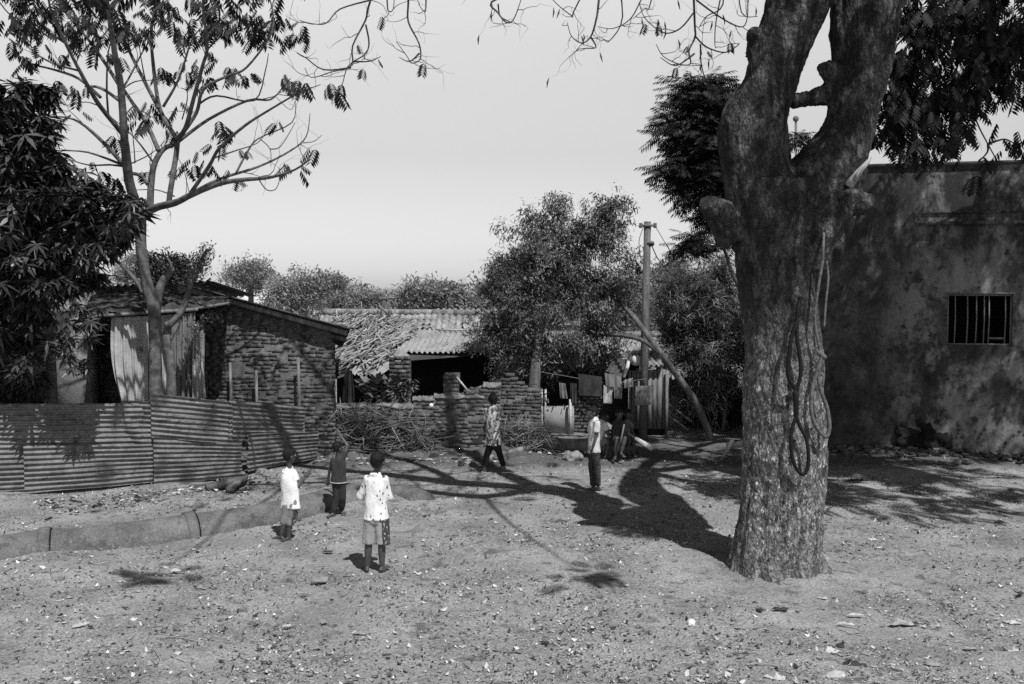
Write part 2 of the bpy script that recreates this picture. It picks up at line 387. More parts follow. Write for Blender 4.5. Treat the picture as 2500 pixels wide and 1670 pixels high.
def foliage(mb, kind, pos, size, yaw=None, pitch=None, roll=None, jit=.3, m=0):
    V, F = PROTO[kind]; pos = np.asarray(pos, float); n = len(pos)
    if n == 0: return
    yaw = RNG.uniform(0, 6.283, n) if yaw is None else np.asarray(yaw) + RNG.uniform(-.5, .5, n)
    pitch = RNG.uniform(-.5, .5, n) if pitch is None else np.asarray(pitch) + RNG.uniform(-.25, .25, n)
    roll = RNG.uniform(-.5, .5, n) if roll is None else np.asarray(roll)
    sc = size * RNG.uniform(1 - jit, 1 + jit, n)
    cy, sy, cp, sp, cr, sr = np.cos(yaw), np.sin(yaw), np.cos(pitch), np.sin(pitch), np.cos(roll), np.sin(roll)
    v = V[None] * sc[:, None, None]; x, y, z = v[..., 0], v[..., 1], v[..., 2]
    y, z = y * cr[:, None] - z * sr[:, None], y * sr[:, None] + z * cr[:, None]
    x, z = x * cp[:, None] + z * sp[:, None], -x * sp[:, None] + z * cp[:, None]
    x, y = x * cy[:, None] - y * sy[:, None], x * sy[:, None] + y * cy[:, None]
    A = np.stack([x, y, z], -1) + pos[:, None, :]
    FF = F[None] + (np.arange(n) * len(V))[:, None, None]
    mb.add(A.reshape(-1, 3), FF.reshape(-1, 4), m)
def in_blob(n, c, r, shell=.35):
    d = RNG.normal(size=(n, 3)); d /= np.linalg.norm(d, axis=1)[:, None]
    k = (shell + (1 - shell) * RNG.uniform(0, 1, n)) ** .7
    k *= 1 + .18 * np.sin(d[:, 0] * 5 + d[:, 2] * 7 + c[0]) + .1 * np.sin(d[:, 2] * 13 + d[:, 0] * 9)
    return np.array(c) + d * k[:, None] * np.array(r)
def clumps(n, c, r, k, sub=.3, shell=.4):
    """uneven crown: k clump centres in the blob, n points scattered round them"""
    cc = in_blob(k, c, r, shell); idx = RNG.integers(0, k, n)
    return cc[idx] + RNG.normal(size=(n, 3)) * sub * RNG.uniform(.6, 1.3, k)[idx][:, None] * np.array([1, 1, .7])
def pxblob(u, v, Y, ru, rv, ry=None):
    s = Y / F0; return P(u, v, Y), (ru * s, (ry if ry is not None else max(ru, rv) * s * .8), rv * s)

def wander(p, d, L, n=6, wig=.18, grav=0.0):
    pts = [np.array(p, float)]; d = unit(d)
    for i in range(n):
        d = unit(d + RNG.normal(size=3) * wig + np.array([0, 0, grav]))
        pts.append(pts[-1] + d * L / n)
    return np.array(pts)
def branchy(mb, p, d, L, r, depth, tips, wig=.18, grav=0.0, kids=3, spread=.8, n=6, ratio=.62, flat=0.0):
    pts = wander(p, d, L, 6, wig, grav); rad = np.linspace(r, r * .45, len(pts))
    mb.tube(pts, rad, n)
    if depth <= 0: tips.append((pts[-1], unit(pts[-1] - pts[-2]))); tips.append((pts[-3], unit(pts[-1] - pts[-2]))); return
    for k in range(kids):
        i = RNG.integers(2, 6) if k else 6
        dd = unit(pts[min(i, 6)] - pts[i - 1]); s = RNG.normal(size=3); s[1] *= (1 - flat)
        branchy(mb, pts[i], dd + spread * unit(s), L * ratio * RNG.uniform(.8, 1.2), rad[i] * .75, depth - 1, tips, wig, grav, kids, spread, max(4, n - 1), ratio, flat)
def smoothpath(pts, k=4):
    pts = np.array(pts, float); n = len(pts); out = []
    for i in range(n - 1):
        p0 = pts[max(i - 1, 0)]; p1 = pts[i]; p2 = pts[i + 1]; p3 = pts[min(i + 2, n - 1)]
        for t in np.arange(k) / k:
            out.append(.5 * ((2 * p1) + (-p0 + p2) * t + (2 * p0 - 5 * p1 + 4 * p2 - p3) * t * t + (-p0 + 3 * p1 - 3 * p2 + p3) * t ** 3))
    out.append(pts[-1]); return np.array(out)

# ------------------------------------------------------------------ world and sun
world = bpy.data.worlds.new('World'); scene.world = world; world.use_nodes = True
wn = world.node_tree.nodes; wl = world.node_tree.links; wn.clear()
SUN_EL = 57.0; SUN_AZ = math.degrees(math.atan2(.44, -.898))
sky = wn.new('ShaderNodeTexSky'); sky.sky_type = 'NISHITA'; sky.sun_disc = False; sky.sun_elevation = R(SUN_EL); sky.sun_rotation = R(SUN_AZ)
sky.dust_density = .5; sky.air_density = 1.0
bw = wn.new('ShaderNodeRGBToBW'); wl.new(sky.outputs[0], bw.inputs[0])
tc = wn.new('ShaderNodeTexCoord'); sx = wn.new('ShaderNodeSeparateXYZ'); wl.new(tc.outputs['Generated'], sx.inputs[0])
rp = wn.new('ShaderNodeValToRGB'); wl.new(sx.outputs['Z'], rp.inputs[0]); el = rp.color_ramp.elements
for i_, (p_, g_) in enumerate([(0, 1.2), (.03, 1.22), (.13, 1.5), (.19, 1.95), (.235, 2.35), (.27, 2.75), (.31, 2.9), (.40, .6), (1, .35)]):
    e = el[i_] if i_ < 2 else el.new(p_)
    e.position = p_; e.color = (g_,) * 3 + (1,)
mu = wn.new('ShaderNodeMath'); mu.operation = 'MULTIPLY'; wl.new(bw.outputs[0], mu.inputs[0]); wl.new(rp.outputs[0], mu.inputs[1])
bg = wn.new('ShaderNodeBackground'); bg.inputs['Strength'].default_value = .09; wl.new(mu.outputs[0], bg.inputs[0])
wo = wn.new('ShaderNodeOutputWorld'); wl.new(bg.outputs[0], wo.inputs[0])
sl = bpy.data.lights.new('sun', 'SUN'); sl.energy = 5.0; sl.angle = R(.5); sun = bpy.data.objects.new('sun', sl); col.objects.link(sun)
ce, se = math.cos(R(SUN_EL)), math.sin(R(SUN_EL))
sun.rotation_euler = Vector((-.44 * ce, .898 * ce, -se)).to_track_quat('-Z', 'Y').to_euler(); sun.location = (10, -20, 30)
scene.view_settings.view_transform = 'Standard'; scene.view_settings.look = 'None'; scene.view_settings.exposure = 0
scene.cycles.use_denoising = False
scene.cycles.max_bounces = 5; scene.cycles.transparent_max_bounces = 4

# ------------------------------------------------------------------ ground
def axis(a, b, step, lo, hi, grow=1.25):
    xs = list(np.arange(a, b, step)); s = step; x = xs[-1]
    while x < hi: s *= grow; x += s; xs.append(x)
    s = step; x = xs[0]
    while x > lo: s *= grow; x -= s; xs.insert(0, x)
    return np.array(xs)
def gz(x, y):
    """gentle relief of the yard, flat far away"""
    a = .035 * math.sin(x * .9 + 1) * math.sin(y * .7) + .02 * math.sin(x * 2.3 + y * 1.7)
    return a
def build_ground():
    xs = axis(-8, 9, .07, -900, 900); ys = axis(6.5, 22, .07, -60, 1500)
    X, Y = np.meshgrid(xs, ys, indexing='ij')
    near = np.clip(1 - np.maximum(np.abs(X) - 9, 0) / 10, 0, 1) * np.clip(1 - np.maximum(Y - 22, 0) / 10, 0, 1)
    Z = .035 * np.sin(X * .9 + 1) * np.sin(Y * .7) + .02 * np.sin(X * 2.3 + Y * 1.7)
    n = RNG.normal(size=X.shape); k = n.copy()
    for _ in range(2): k = (k + np.roll(k, 1, 0) + np.roll(k, -1, 0) + np.roll(k, 1, 1) + np.roll(k, -1, 1)) / 5
    Z = (Z + k * .014) * near
    # mound at the foot of the big tree, rough bank along the walls
    tb = G(1885, 1425); d = np.hypot(X - tb[0], Y - tb[1] - .4); Z += .07 * np.exp(-(d / .9) ** 2)
    Z += (.10 * np.exp(-((Y - 19.2) / .8) ** 2) * np.clip((X + 6) / 2, 0, 1) * np.clip((-X + .5) / .6, 0, 1)) * (1 + k * .8)
    mb = MB(); mb.grid(np.stack([X, Y, Z], -1)); return tag(mb.build('ground', m_ground, smooth=True), kind='structure')
build_ground()

# ------------------------------------------------------------------ big rain tree
TY = 11.45; TS = TY / F0
tbase = P(1890, 1430, TY); tbase[2] = 0
def tp(u, v, dy=0.0): return P(u, v, TY + dy)
big = empty('rain_tree', tbase, 'huge forked rain tree with scarred pale-flecked bark in the yard', 'tree')
trunk = MB()
def limb(mb, pts):
    P3 = np.array([list(tp(p[0], p[1], p[3] if len(p) > 3 else 0)) + [p[2] * TS] for p in pts])
    S = smoothpath(P3, 5); mb.tube(S[:, :3], S[:, 3], 20)
limb(trunk, [(1885, 1460, 112), (1884, 1400, 106), (1898, 1340, 103), (1908, 1256, 101), (1915, 1128, 100), (1915, 1000, 97), (1912, 830, 92), (1897, 715, 93), (1898, 600, 102), (1903, 520, 112), (1900, 440, 112)])
limb(trunk, [(1890, 560, 100), (1852, 430, 84), (1836, 310, 84), (1858, 240, 70), (1880, 190, 63), (1904, 122, 66), (1936, 50, 68), (1960, -60, 76), (1940, -240, 70), (1880, -420, 60)])
limb(trunk, [(1925, 540, 100), (1990, 450, 84, .05), (2038, 390, 74, .08), (2070, 320, 63, .1), (2092, 240, 62, .12), (2104, 160, 70, .15), (2108, 60, 80, .2), (2112, -60, 78, .3), (2160, -260, 68, .6), (2260, -500, 55, 1)])
limb(trunk, [(2060, 190, 40, .1), (2020, 170, 27, 0), (2010, 172, 22, -.05)])                       # burl on the right limb
limb(trunk, [(2060, 225, 34, .1), (2010, 232, 27, .1), (1975, 240, 19, .05), (1930, 250, 17, 0)])   # short crossing branch
limb(trunk, [(1800, 560, 60), (1755, 520, 34, -.1), (1736, 505, 27, -.15), (1728, 492, 22, -.2)])   # sawn stub, left
limb(trunk, [(1860, 110, 50), (1845, 90, 22, -.05), (1838, 95, 14, -.1)])
limb(trunk, [(1960, 560, 70, -.1), (2010, 500, 36, -.3), (2040, 492, 26, -.4)])
limb(trunk, [(1990, 540, 60, -.1), (2060, 500, 33, -.25), (2105, 497, 27, -.3), (2118, 500, 20, -.3)])  # sawn stub, right
limb(trunk, [(1975, 640, 50, -.15), (2010, 560, 34, -.3), (2050, 510, 26, -.3)])
limb(trunk, [(1990, 600, 70, 0), (2045, 470, 60, .05), (2085, 400, 40, .08)])
for (u, v, r, w) in [(1800, 1432, 26, -.2), (1830, 1440, 34, -.35), (1885, 1448, 40, -.42), (1950, 1446, 38, -.38), (1995, 1425, 28, -.15), (2005, 1400, 22, .1), (1785, 1415, 20, 0)]:
    b0 = P(u, v, TY + w); b0[2] = -.05                                                            # root flare
    mid = tp(1895 + (u - 1895) * .85, 1345, w * .8); top = tp(1900 + (u - 1900) * .65, 1150, w * .6)
    S = smoothpath([list(b0) + [r * TS * 1.1], list(mid) + [r * TS * .8], list(top) + [r * TS * .5]], 5); trunk.tube(S[:, :3], S[:, 3], 12)
tr_o = solid(trunk, 'trunk', m_bark, big, voxel=.017, smooth=3,
             disp=ndisp(((1.6, 1.6, 1.0), .05), ((5, 5, 2.6), .035), ((16, 16, 7), .014), ((38, 38, 14), .011)))
tw = MB()
a = tp(2070, 455, -.3); tw.tube([a, tp(2092, 425, -.3), tp(2118, 395, -.3), tp(2128, 383, -.3)], [.06, .045, .022, .004], 7, wob=.35)
tw.tube([tp(2085, 440, -.34), tp(2100, 415, -.35), tp(2112, 400, -.36)], [.03, .02, .004], 5, wob=.3)
tw.build('broken_branch', m_barkpale, big)

# overhead limbs of its crown, above the frame
limbs = MB(); twigs = MB(); crown = MB(); pods = MB(); tips = []
Lend = tp(1880, -420); Rend = tp(2260, -500, 1)
def path(mb, pts, r0, r1, n=8, k=4, wob=0.0):
    S = smoothpath(pts, k); mb.tube(S, np.linspace(r0, r1, len(S)), n, wob=wob); return S
left_limbs = [path(limbs, [Lend, (1.6, 11.4, 8.9), (0, 12.2, 9.3), (-1.8, 13.0, 9.2), (-3.6, 13.6, 8.8), (-5.2, 14, 8.2)], .24, .03),
              path(limbs, [Lend, (2.2, 10.2, 9.2), (1.0, 10.4, 9.9), (-.8, 10.5, 10.2), (-2.6, 10.8, 9.9)], .17, .03),
              path(limbs, [Lend, (2.4, 12.4, 9.2), (1.8, 13.8, 9.6), (.8, 15.4, 9.6), (-.4, 16.6, 9.2)], .2, .03),
              path(limbs, [(1.6, 11.4, 8.9), (.9, 12.8, 9.3), (-.6, 14.2, 9.3), (-2.4, 15.4, 9.0)], .12, .025)]
right_limbs = [path(limbs, [Rend, (5.6, 12.6, 9.2), (7.4, 13.0, 9.8), (9.6, 13.4, 9.7), (12.6, 13.8, 9)], .2, .03),
               path(limbs, [Rend, (5.4, 13.6, 9.2), (6.8, 15.2, 9.6), (8.6, 16.6, 9.2), (11, 17.4, 8.8)], .16, .03),
               path(limbs, [Rend, (5.8, 11.2, 9.2), (7.6, 10.0, 9.8), (10.2, 9.6, 9.6)], .16, .03),
               path(limbs, [(7.4, 13.0, 9.8), (9.4, 14.8, 9.9), (12.4, 15.6, 9.4)], .12, .03),
               path(limbs, [(7.4, 13.0, 9.8), (9.2, 11.8, 9.9), (12.2, 11.6, 9.4)], .12, .03)]
path(limbs, [Lend, (3.9, 10.0, 9.6), (4.3, 8.9, 9.2), (4.4, 8.2, 8.8)], .12, .02)
for S in left_limbs:
    for i in range(3, len(S) - 1, 1):
        d = np.array([RNG.normal() * .6, RNG.normal() * .7, RNG.uniform(-.1, .7)]); branchy(limbs, S[i], d, RNG.uniform(1.2, 2.4), .03, 2, tips, .2, .0, 3, .8, 5)
foliage(crown, 'frond', [t[0] for t in tips if RNG.uniform() < .12], .38)
ltips = []
for S in right_limbs:
    for i in range(3, len(S), 2):
        d = np.array([RNG.normal() * .9, RNG.normal() * .9, RNG.uniform(-.35, .5)]); branchy(limbs, S[i], d, RNG.uniform(1.0, 1.8), .035, 2, ltips, .2, -.02, 3, .9, 5)
lp = np.array([t[0] for t in ltips]); lp = lp[(lp[:, 0] > 6.4)]
foliage(crown, 'frond', np.concatenate([lp + RNG.normal(size=lp.shape) * .28 for _ in range(6)]), .5, pitch=np.full(len(lp) * 6, .35))
foliage(crown, 'frond', clumps(400, (11.3, 15.4, 9.3), (2.9, 2.0, .5), 60, .28), .5)
for c_, L_s in (((3.3, 6.0, 9.0), (2.2, 10.2, 9.2)), ((-1.5, 5.9, 9.2), (-.8, 10.5, 10.2))):
    path(limbs, [L_s, ((c_[0] + L_s[0]) / 2, 8.2, 9.7), c_], .04, .01); foliage(crown, 'frond', clumps(16, c_, (.35, .25, .15), 5, .1), .32)
foliage(crown, 'frond', clumps(110, (4.35, 8.9, 8.75), (.55, 1.0, .4), 16, .2), .42)
# foliage that hangs into the frame at upper right
def hang(cu, cv, ru, rv, n, Y=12.6, k=None):
    n = int(n * 1.5); c, r = pxblob(cu, cv, Y, ru, rv)
    r = (r[0], .55, r[2]); pts = clumps(n, c, r, k or max(4, n // 9), .17, .2)
    foliage(crown, 'frond', pts, .23, pitch=np.full(n, .75), jit=.4)
for q in [(2290, 30, 120, 80, 120), (2420, 60, 110, 100, 120), (2240, 150, 80, 70, 85), (2350, 190, 90, 60, 80), (2455, 150, 60, 60, 50),
          (2230, 250, 60, 60, 70), (2300, 230, 60, 45, 45), (2200, 300, 40, 45, 40), (2260, 330, 45, 40, 34), (2180, 200, 30, 60, 30), (2300, 265, 30, 30, 14),
          (2250, 370, 22, 22, 9), (2440, 185, 22, 22, 9), (2455, 352, 30, 16, 9), (2370, 228, 16, 12, 3), (2375, 285, 24, 12, 4), (2310, 318, 18, 18, 5), (2382, 388, 14, 8, 2)]:
    hang(*q)
def ptw(mb, pts, Y, r0, r1=None, n=5):
    S = smoothpath([P(u, v, Y + (i % 2) * .08) for i, (u, v) in enumerate(pts)], 4); mb.tube(S, np.linspace(r0, r1 or r0 * .5, len(S)), n); return S
for pts in [[(2300, -300), (2330, -100), (2350, 60), (2340, 150), (2330, 200), (2370, 262), (2390, 310), (2412, 352), (2430, 385), (2436, 398)],
            [(2412, 352), (2430, 345), (2455, 340), (2480, 352)], [(2412, 352), (2410, 372), (2392, 392)], [(2335, 190), (2380, 185), (2400, 165), (2430, 190)],
            [(2345, 210), (2375, 240), (2396, 262)], [(2355, 255), (2352, 290), (2320, 315)], [(2260, -300), (2270, 0), (2250, 70), (2190, 110), (2180, 200), (2220, 300)],
            [(2460, -300), (2440, 0), (2400, 120), (2330, 200), (2270, 240)]]:
    ptw(twigs, pts, 12.6, .018, .006)
# bare hanging twigs traced along the top of the photo
TW = [[(1010, -420), (985, -220), (905, 0), (893, 48), (861, 112), (858, 160), (808, 176), (760, 189), (744, 165)],
      [(893, 60), (901, 106), (890, 133), (850, 162), (835, 208), (815, 245)], [(905, 0), (830, 22), (797, 56), (765, 58), (733, 50)],
      [(1010, -400), (996, -100), (997, 0), (997, 53), (1023, 106), (1026, 144), (1005, 154), (994, 138), (967, 101)],
      [(1024, 130), (1000, 150), (975, 140)], [(857, 165), (790, 170), (745, 140), (725, 130)], [(861, 150), (900, 150), (930, 138)],
      [(940, -150), (945, 0), (950, 28), (962, 10), (958, -100)], [(1040, -160), (1040, 5), (1036, 28), (1022, 10)],
      [(1290, -200), (1270, -40), (1200, 5), (1215, 30), (1235, 54), (1252, 50), (1268, 12), (1290, -60)], [(1216, 10), (1222, 40), (1250, 56)],
      [(1500, -250), (1440, -60), (1400, 30), (1395, 38), (1350, 0), (1330, -40)], [(1480, -200), (1462, 0), (1455, 50), (1442, 90), (1420, 105), (1395, 88), (1385, 55)],
      [(1442, 90), (1455, 115), (1430, 118), (1410, 120)], [(1600, -260), (1585, -60), (1560, 10), (1535, 50), (1495, 70), (1460, 65)],
      [(1640, -260), (1590, 0), (1575, 20), (1545, 46)], [(1690, -260), (1692, -60), (1696, 60), (1697, 90), (1682, 125), (1686, 155), (1660, 157), (1620, 138), (1602, 108)],
      [(1697, 88), (1725, 115), (1770, 128), (1800, 112), (1805, 105)], [(1710, 108), (1711, 150), (1720, 190), (1728, 215)], [(1694, 30), (1660, 70), (1620, 80), (1575, 45), (1560, 5)],
      [(1700, 0), (1740, 30), (1790, 60), (1818, 62), (1826, 15), (1818, -60)], [(1760, -100), (1765, 10), (1725, 40), (1705, 70)], [(1780, -100), (1750, 40), (1745, 100), (1747, 118)],
      [(1500, -100), (1520, 40), (1488, 100), (1475, 95)], [(1696, 130), (1650, 160), (1612, 140)], [(1800, -80), (1810, 30), (1850, 40)]]
for q, pts in enumerate(TW):
    S = ptw(twigs, pts, 12.3 + .25 * (q % 4), .017 if len(pts) > 6 else .012, .004)
    for i in range(5, len(S) - 1, 3):
        if S[i][2] > 6.9: continue
        d = np.array([RNG.normal(), RNG.normal() * .5, RNG.uniform(-.8, .4)]); t0 = []
        branchy(twigs, S[i], d, RNG.uniform(.15, .4), .005, 1, t0, .25, .06, 2, .9, 4)
        if pts[0][0] > 1250 and RNG.uniform() < .5:
            e = t0[0][0]; mbp = e + np.array([RNG.uniform(-.02, .02), 0, -.05]); pods.tube([e, mbp, mbp + [RNG.uniform(-.03, .03), 0, -.07]], [.004, .012, .003], 5)
        if RNG.uniform() < .10: foliage(crown, 'frond', [t0[-1][0]], .16, pitch=[.8])
limbs.build('overhead_limb', m_branch, big, smooth=True); twigs.build('hanging_twig', m_twig, big)
crown.build('crown', m_leafdark, big); tag(pods.build('seed_pod', m_twig, big), kind='stuff')

# rubber and rope loops hanging on the trunk
def rp_path(mb, pts, Y, r, n=8):
    S = smoothpath([P(u, v, Y + (0 if len(q) < 1 else q[0])) for (u, v, *q) in pts], 5); mb.tube(S, r, n)
lp1 = MB(); YF = TY - .59
rp_path(lp1, [(1954, 726, .04), (1948, 755), (1945, 784), (1935, 815), (1931, 830), (1927, 870), (1924, 906), (1928, 928), (1941, 950), (1943, 983)], YF, .023)
rp_path(lp1, [(1945, 784), (1946, 830), (1952, 862), (1955, 900), (1953, 925), (1945, 955), (1943, 983)], YF, .021)
lp1.capsule(P(1942, 960, YF), .034, P(1944, 990, YF), .03); lp1.capsule(P(1944, 990, YF), .03, P(1944, 1020, YF), .022)
rp_path(lp1, [(1944, 1017), (1934, 1045), (1931, 1070), (1933, 1109), (1943, 1142), (1960, 1158), (1971, 1145), (1974, 1112), (1968, 1070), (1955, 1045), (1944, 1017)], YF, .021)
tag(lp1.build('rubber_loop', m_rubber, smooth=True, org=P(1943, 983, YF)), 'long dark knotted rubber loop hanging flat against the big trunk', 'loop')
lp2 = MB(); YF2 = TY - .52
rp_path(lp2, [(2012, 560, .1), (2010, 600), (2008, 640), (1998, 700), (1990, 760), (1991, 800), (2000, 845), (2006, 868)], YF2, .016)
rp_path(lp2, [(2018, 638), (2022, 680), (2016, 740), (2012, 800)], YF2, .013)
lp2.capsule(P(2000, 862, YF2), .03, P(2012, 872, YF2), .03)
rp_path(lp2, [(2005, 872), (1997, 900), (1984, 944), (1980, 985), (1984, 1020), (1997, 1048), (2012, 1064), (2020, 1064), (2025, 1040), (2020, 1000), (2008, 965), (2000, 935), (1999, 905), (2005, 872)], YF2, .023)
tag(lp2.build('rope_loop', m_rope, smooth=True, org=P(2006, 868, YF2)), 'pale rope noose at the right edge of the big trunk', 'loop')

# ------------------------------------------------------------------ brick helpers
def bricks(mb, x0, x1, z0, z1, O, X, N, inside=None, L=.19, h=.08, dep=.11, jit=.012, skip=0.0, sag=0.0):
    """rows of brick boxes on the plane O + x*X + z*up, facing N"""
    X = unit(X); N = unit(N); Z = np.array([0, 0, 1.0]); rot = np.stack([X, -N, Z], 1); r = 0; z = z0
    while z < z1:
        x = x0 - (L / 2 if r % 2 else 0) + RNG.uniform(-.03, .03); zz = z + sag * math.sin(r * 1.3)
        while x < x1:
            l = L * RNG.uniform(.8, 1.12); cx = x + l / 2
            a, b = max(x, x0), min(x + l, x1)
            if b - a > .05 and (inside is None or inside((a + b) / 2, zz + h / 2)) and RNG.uniform() > skip:
                c = np.array(O) + X * (a + b) / 2 + Z * (zz + h / 2 + RNG.uniform(-jit, jit) * .5 + .022 * math.sin(cx * 2.3 + r * .25) + RNG.uniform(-.006, .006)) + N * RNG.uniform(-jit, jit) * .12
                mb.box(c, (b - a - RNG.uniform(0, .010), dep + RNG.uniform(-.002, .004), h - RNG.uniform(0, .012)), rot=rot @ np.array(Matrix.Rotation(RNG.uniform(-.03, .03), 3, 'Y')), jit=.005)
            x += l
        z += h; r += 1
def corr(mb, A, B, C, D, period, amp, nu=None, nv=6, across=True, sag=0.0, m=0, ph=0.0, rag=0.0):
    """corrugated sheet: A-B along the waves' count direction, A-D along the flutes"""
    A, B, C, D = [np.array(q, float) for q in (A, B, C, D)]; Lw = np.linalg.norm(B - A); nu = int(Lw / period * 8)
    s = np.linspace(0, 1, nu + 1)[:, None, None]; t = np.linspace(0, 1, nv + 1)[None, :, None]
    Pt = A * (1 - s) * (1 - t) + B * s * (1 - t) + C * s * t + D * (1 - s) * t
    nn = unit(np.cross(B - A, D - A)); w = np.sin(s * Lw / period * 2 * math.pi + ph) * amp
    bend = sag * np.sin(s * 9 + t * 4) * .5 + sag * np.sin(t * math.pi * 2.3 + s * 5)
    Pt = Pt + nn * (w + bend)
    if rag: Pt[:, -1] += (D - A) / np.linalg.norm(D - A) * RNG.uniform(-rag, rag, (nu + 1, 1))
    mb.grid(Pt, m)

# ------------------------------------------------------------------ corrugated fence
F0p = [G(-60, 1212), G(105, 1203), G(372, 1180), G(570, 1168), G(757, 1128)]
fence = empty('corrugated_fence', F0p[1], 'patched fence of horizontal corrugated tin sheets at left', 'fence')
def fsheet(a, b, vt0, vt1, vb0, vb1, off=0.0, name='tin_sheet'):
    """a,b = (u, baseground px v): sheet between image heights along the ground line"""
    ga, gb = G(*a), G(*b); n = unit([-(gb - ga)[1], (gb - ga)[0], 0]); n = n if n[1] < 0 else -n
    def at(g, u, v): q = P(u, v, g[1]); return np.array([g[0], g[1], q[2]]) + n * off
    A = at(ga, a[0], vb0); B = at(ga, a[0], vt0); C = at(gb, b[0], vt1); D = at(gb, b[0], vb1)
    mb = MB(); corr(mb, A, B, C, D, .084, .018, nv=14, sag=.022, rag=.02); return mb.build(name, m_tin, fence, smooth=True)
fsheet((-60, 1212), (352, 1181), 986, 984, 1092, 1084, .03)
fsheet((300, 1184), (380, 1179), 976, 978, 1084, 1086, .055)
fsheet((-60, 1212), (352, 1181), 1082, 1078, 1206, 1176, 0.0)
fsheet((60, 1206), (374, 1179), 1088, 1082, 1204, 1176, .06)
fsheet((372, 1182), (568, 1166), 960, 980, 1068, 1082, .05)
fsheet((376, 1182), (590, 1164), 1066, 1076, 1184, 1163, .02)
fsheet((560, 1168), (742, 1132), 975, 992, 1075, 1070, .02)
fsheet((600, 1160), (770, 1126), 1058, 1052, 1150, 1118, .07)
for (u, vb, vt) in [(105, 1200, 990), (372, 1178, 965), (570, 1165, 975), (735, 1128, 1000)]:
    g = G(u, vb); g[1] += .12; g[0] += .0; t = P(u, vt, g[1]); mb = MB(); mb.tube([g - [0, 0, .1], [g[0] + .02, g[1], t[2] * .5], [g[0], g[1], t[2]]], [.045, .04, .035], 7, wob=.1)
    mb.build('post', m_wood, fence)

# ------------------------------------------------------------------ brick hut
HY = 19.35
hb = P(818, 1115, HY); hx1 = P(818, 900, HY)[0]; hx0 = P(488, 900, HY)[0]
hut = empty('brick_hut', (hx1, HY, 0), 'brick hut with a slanting tin roof behind the tin fence', 'hut')
def rz(x): # roof height along x
    a = P(500, 706, HY); b = P(850, 803, HY); t = (x - a[0]) / (b[0] - a[0]); return a[2] + (b[2] - a[2]) * t
wb = MB(); holes = [(555, 600, 888, 930), (660, 705, 890, 925)]
hp = [(P(a, c, HY)[0], P(b, c, HY)[0], P(a, d, HY)[2], P(a, c, HY)[2]) for a, b, c, d in holes]
def inside(x, z): return z < rz(x) - .06 and not any(a < x < b and c + .12 < z < d for a, b, c, d in hp[:1])
bricks(wb, hx0, hx1, 0, 3.4, (0, HY, 0), (1, 0, 0), (0, -1, 0), inside, h=.08, L=.18, jit=.02, skip=.012, sag=.008)
bricks(wb, 0, 4.2, 0, 2.0, (hx1 - .06, HY + .06, 0), (-.2, .98, 0), (.98, .2, 0), None, h=.08, jit=.012)
wb.build('brick_wall', m_brick, hut)
mo = MB()
V = [[x, y, z] for x, zt in ((hx0, rz(hx0)), (hx1 - .06, rz(hx1))) for y in (HY - .053, HY + .12) for z in (0, zt - .05)]
mo.add(V, [[0, 1, 3, 2], [4, 6, 7, 5], [0, 4, 5, 1], [2, 3, 7, 6], [0, 2, 6, 4], [1, 5, 7, 3]])
mo.box((hx1 - .53, HY + 2.15, 1.0), (.1, 4, 1.95), rz=.2); mo.build('mortar', m_mortar, hut)
rf = MB(); a = P(430, 690, HY - .35); b = P(856, 803, HY - .35)
corr(rf, (a[0], HY - .35, a[2]), (a[0], HY + 4, a[2] - .5), (b[0] - .9, HY + 4, b[2] - .6), (b[0], HY - .35, b[2]), .085, .02, nv=6)

rf.build('tin_roof', m_tindark, hut, smooth=True)
rb = MB(); rb.beam((a[0], HY - .2, a[2] - .09), (b[0] - .1, HY - .2, b[2] - .09), .06, .09); rb.beam((a[0], HY + .9, a[2] - .25), (b[0] - .3, HY + .9, b[2] - .28), .06, .07)
rb.build('rafter', m_wood, hut)
# roof of the rear part further left, corrugated edge facing us
rr = MB(); a0 = P(210, 702, HY + .6); a1 = P(520, 688, HY + .6); corr(rr, (a0[0], HY + .6, a0[2]), (a1[0], HY + .6, a1[2] + .02), (a1[0], HY + 4, a1[2] - .3), (a0[0], HY + 4, a0[2] - .3), .15, .03, nv=2)
rr.build('rear_roof', m_tindark, hut, smooth=True)
rw = MB(); q0 = P(200, 705, HY + .8); q1 = P(488, 760, HY + .8)
bricks(rw, q0[0], q1[0], 0, q0[2] - .05, (0, HY + .8, 0), (1, 0, 0), (0, -1, 0), None, h=.088)
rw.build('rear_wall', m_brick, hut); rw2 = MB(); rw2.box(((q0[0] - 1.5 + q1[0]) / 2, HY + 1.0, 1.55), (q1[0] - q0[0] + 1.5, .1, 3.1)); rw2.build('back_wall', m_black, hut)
# porch: thatch awning on posts, inside coloured black for its shade, side panel
pf = [P(196, 768, 17.7), P(484, 748, 17.9), P(560, 736, 18.3)]; pb = [P(228, 716, HY + .7), P(480, 706, HY + .7), P(560, 716, HY)]
th = MB(); S = np.array([[pf[0], pb[0]], [(pf[0] + pf[1]) / 2, (pb[0] + pb[1]) / 2], [pf[1], pb[1]], [pf[2], pb[2]]])
ss = []
for i in range(3):
    for t in np.linspace(0, 1, 14, endpoint=(i == 2)): ss.append(S[i] * (1 - t) + S[i + 1] * t)
ss = np.array(ss); g = []
for row in ss:
    line = [row[0] * (1 - t) + row[1] * t + RNG.normal(size=3) * .018 for t in np.linspace(0, 1, 16)]
    g.append([line[0] - [0, 0, .06]] + line + [line[-1] - [0, 0, .08], line[0] + [0, .05, -.1]])
th.grid(np.array(g)); 
th.build('thatch_awning', m_thatch, hut)
ed = MB(); ed.beam(pf[0] - [0, .02, .05], pf[1] - [0, .02, .05], .05, .06); ed.beam(pf[1] - [0, .02, .03], pf[2] - [0, .02, .03], .05, .05); ed.build('eave_pole', m_wood, hut)
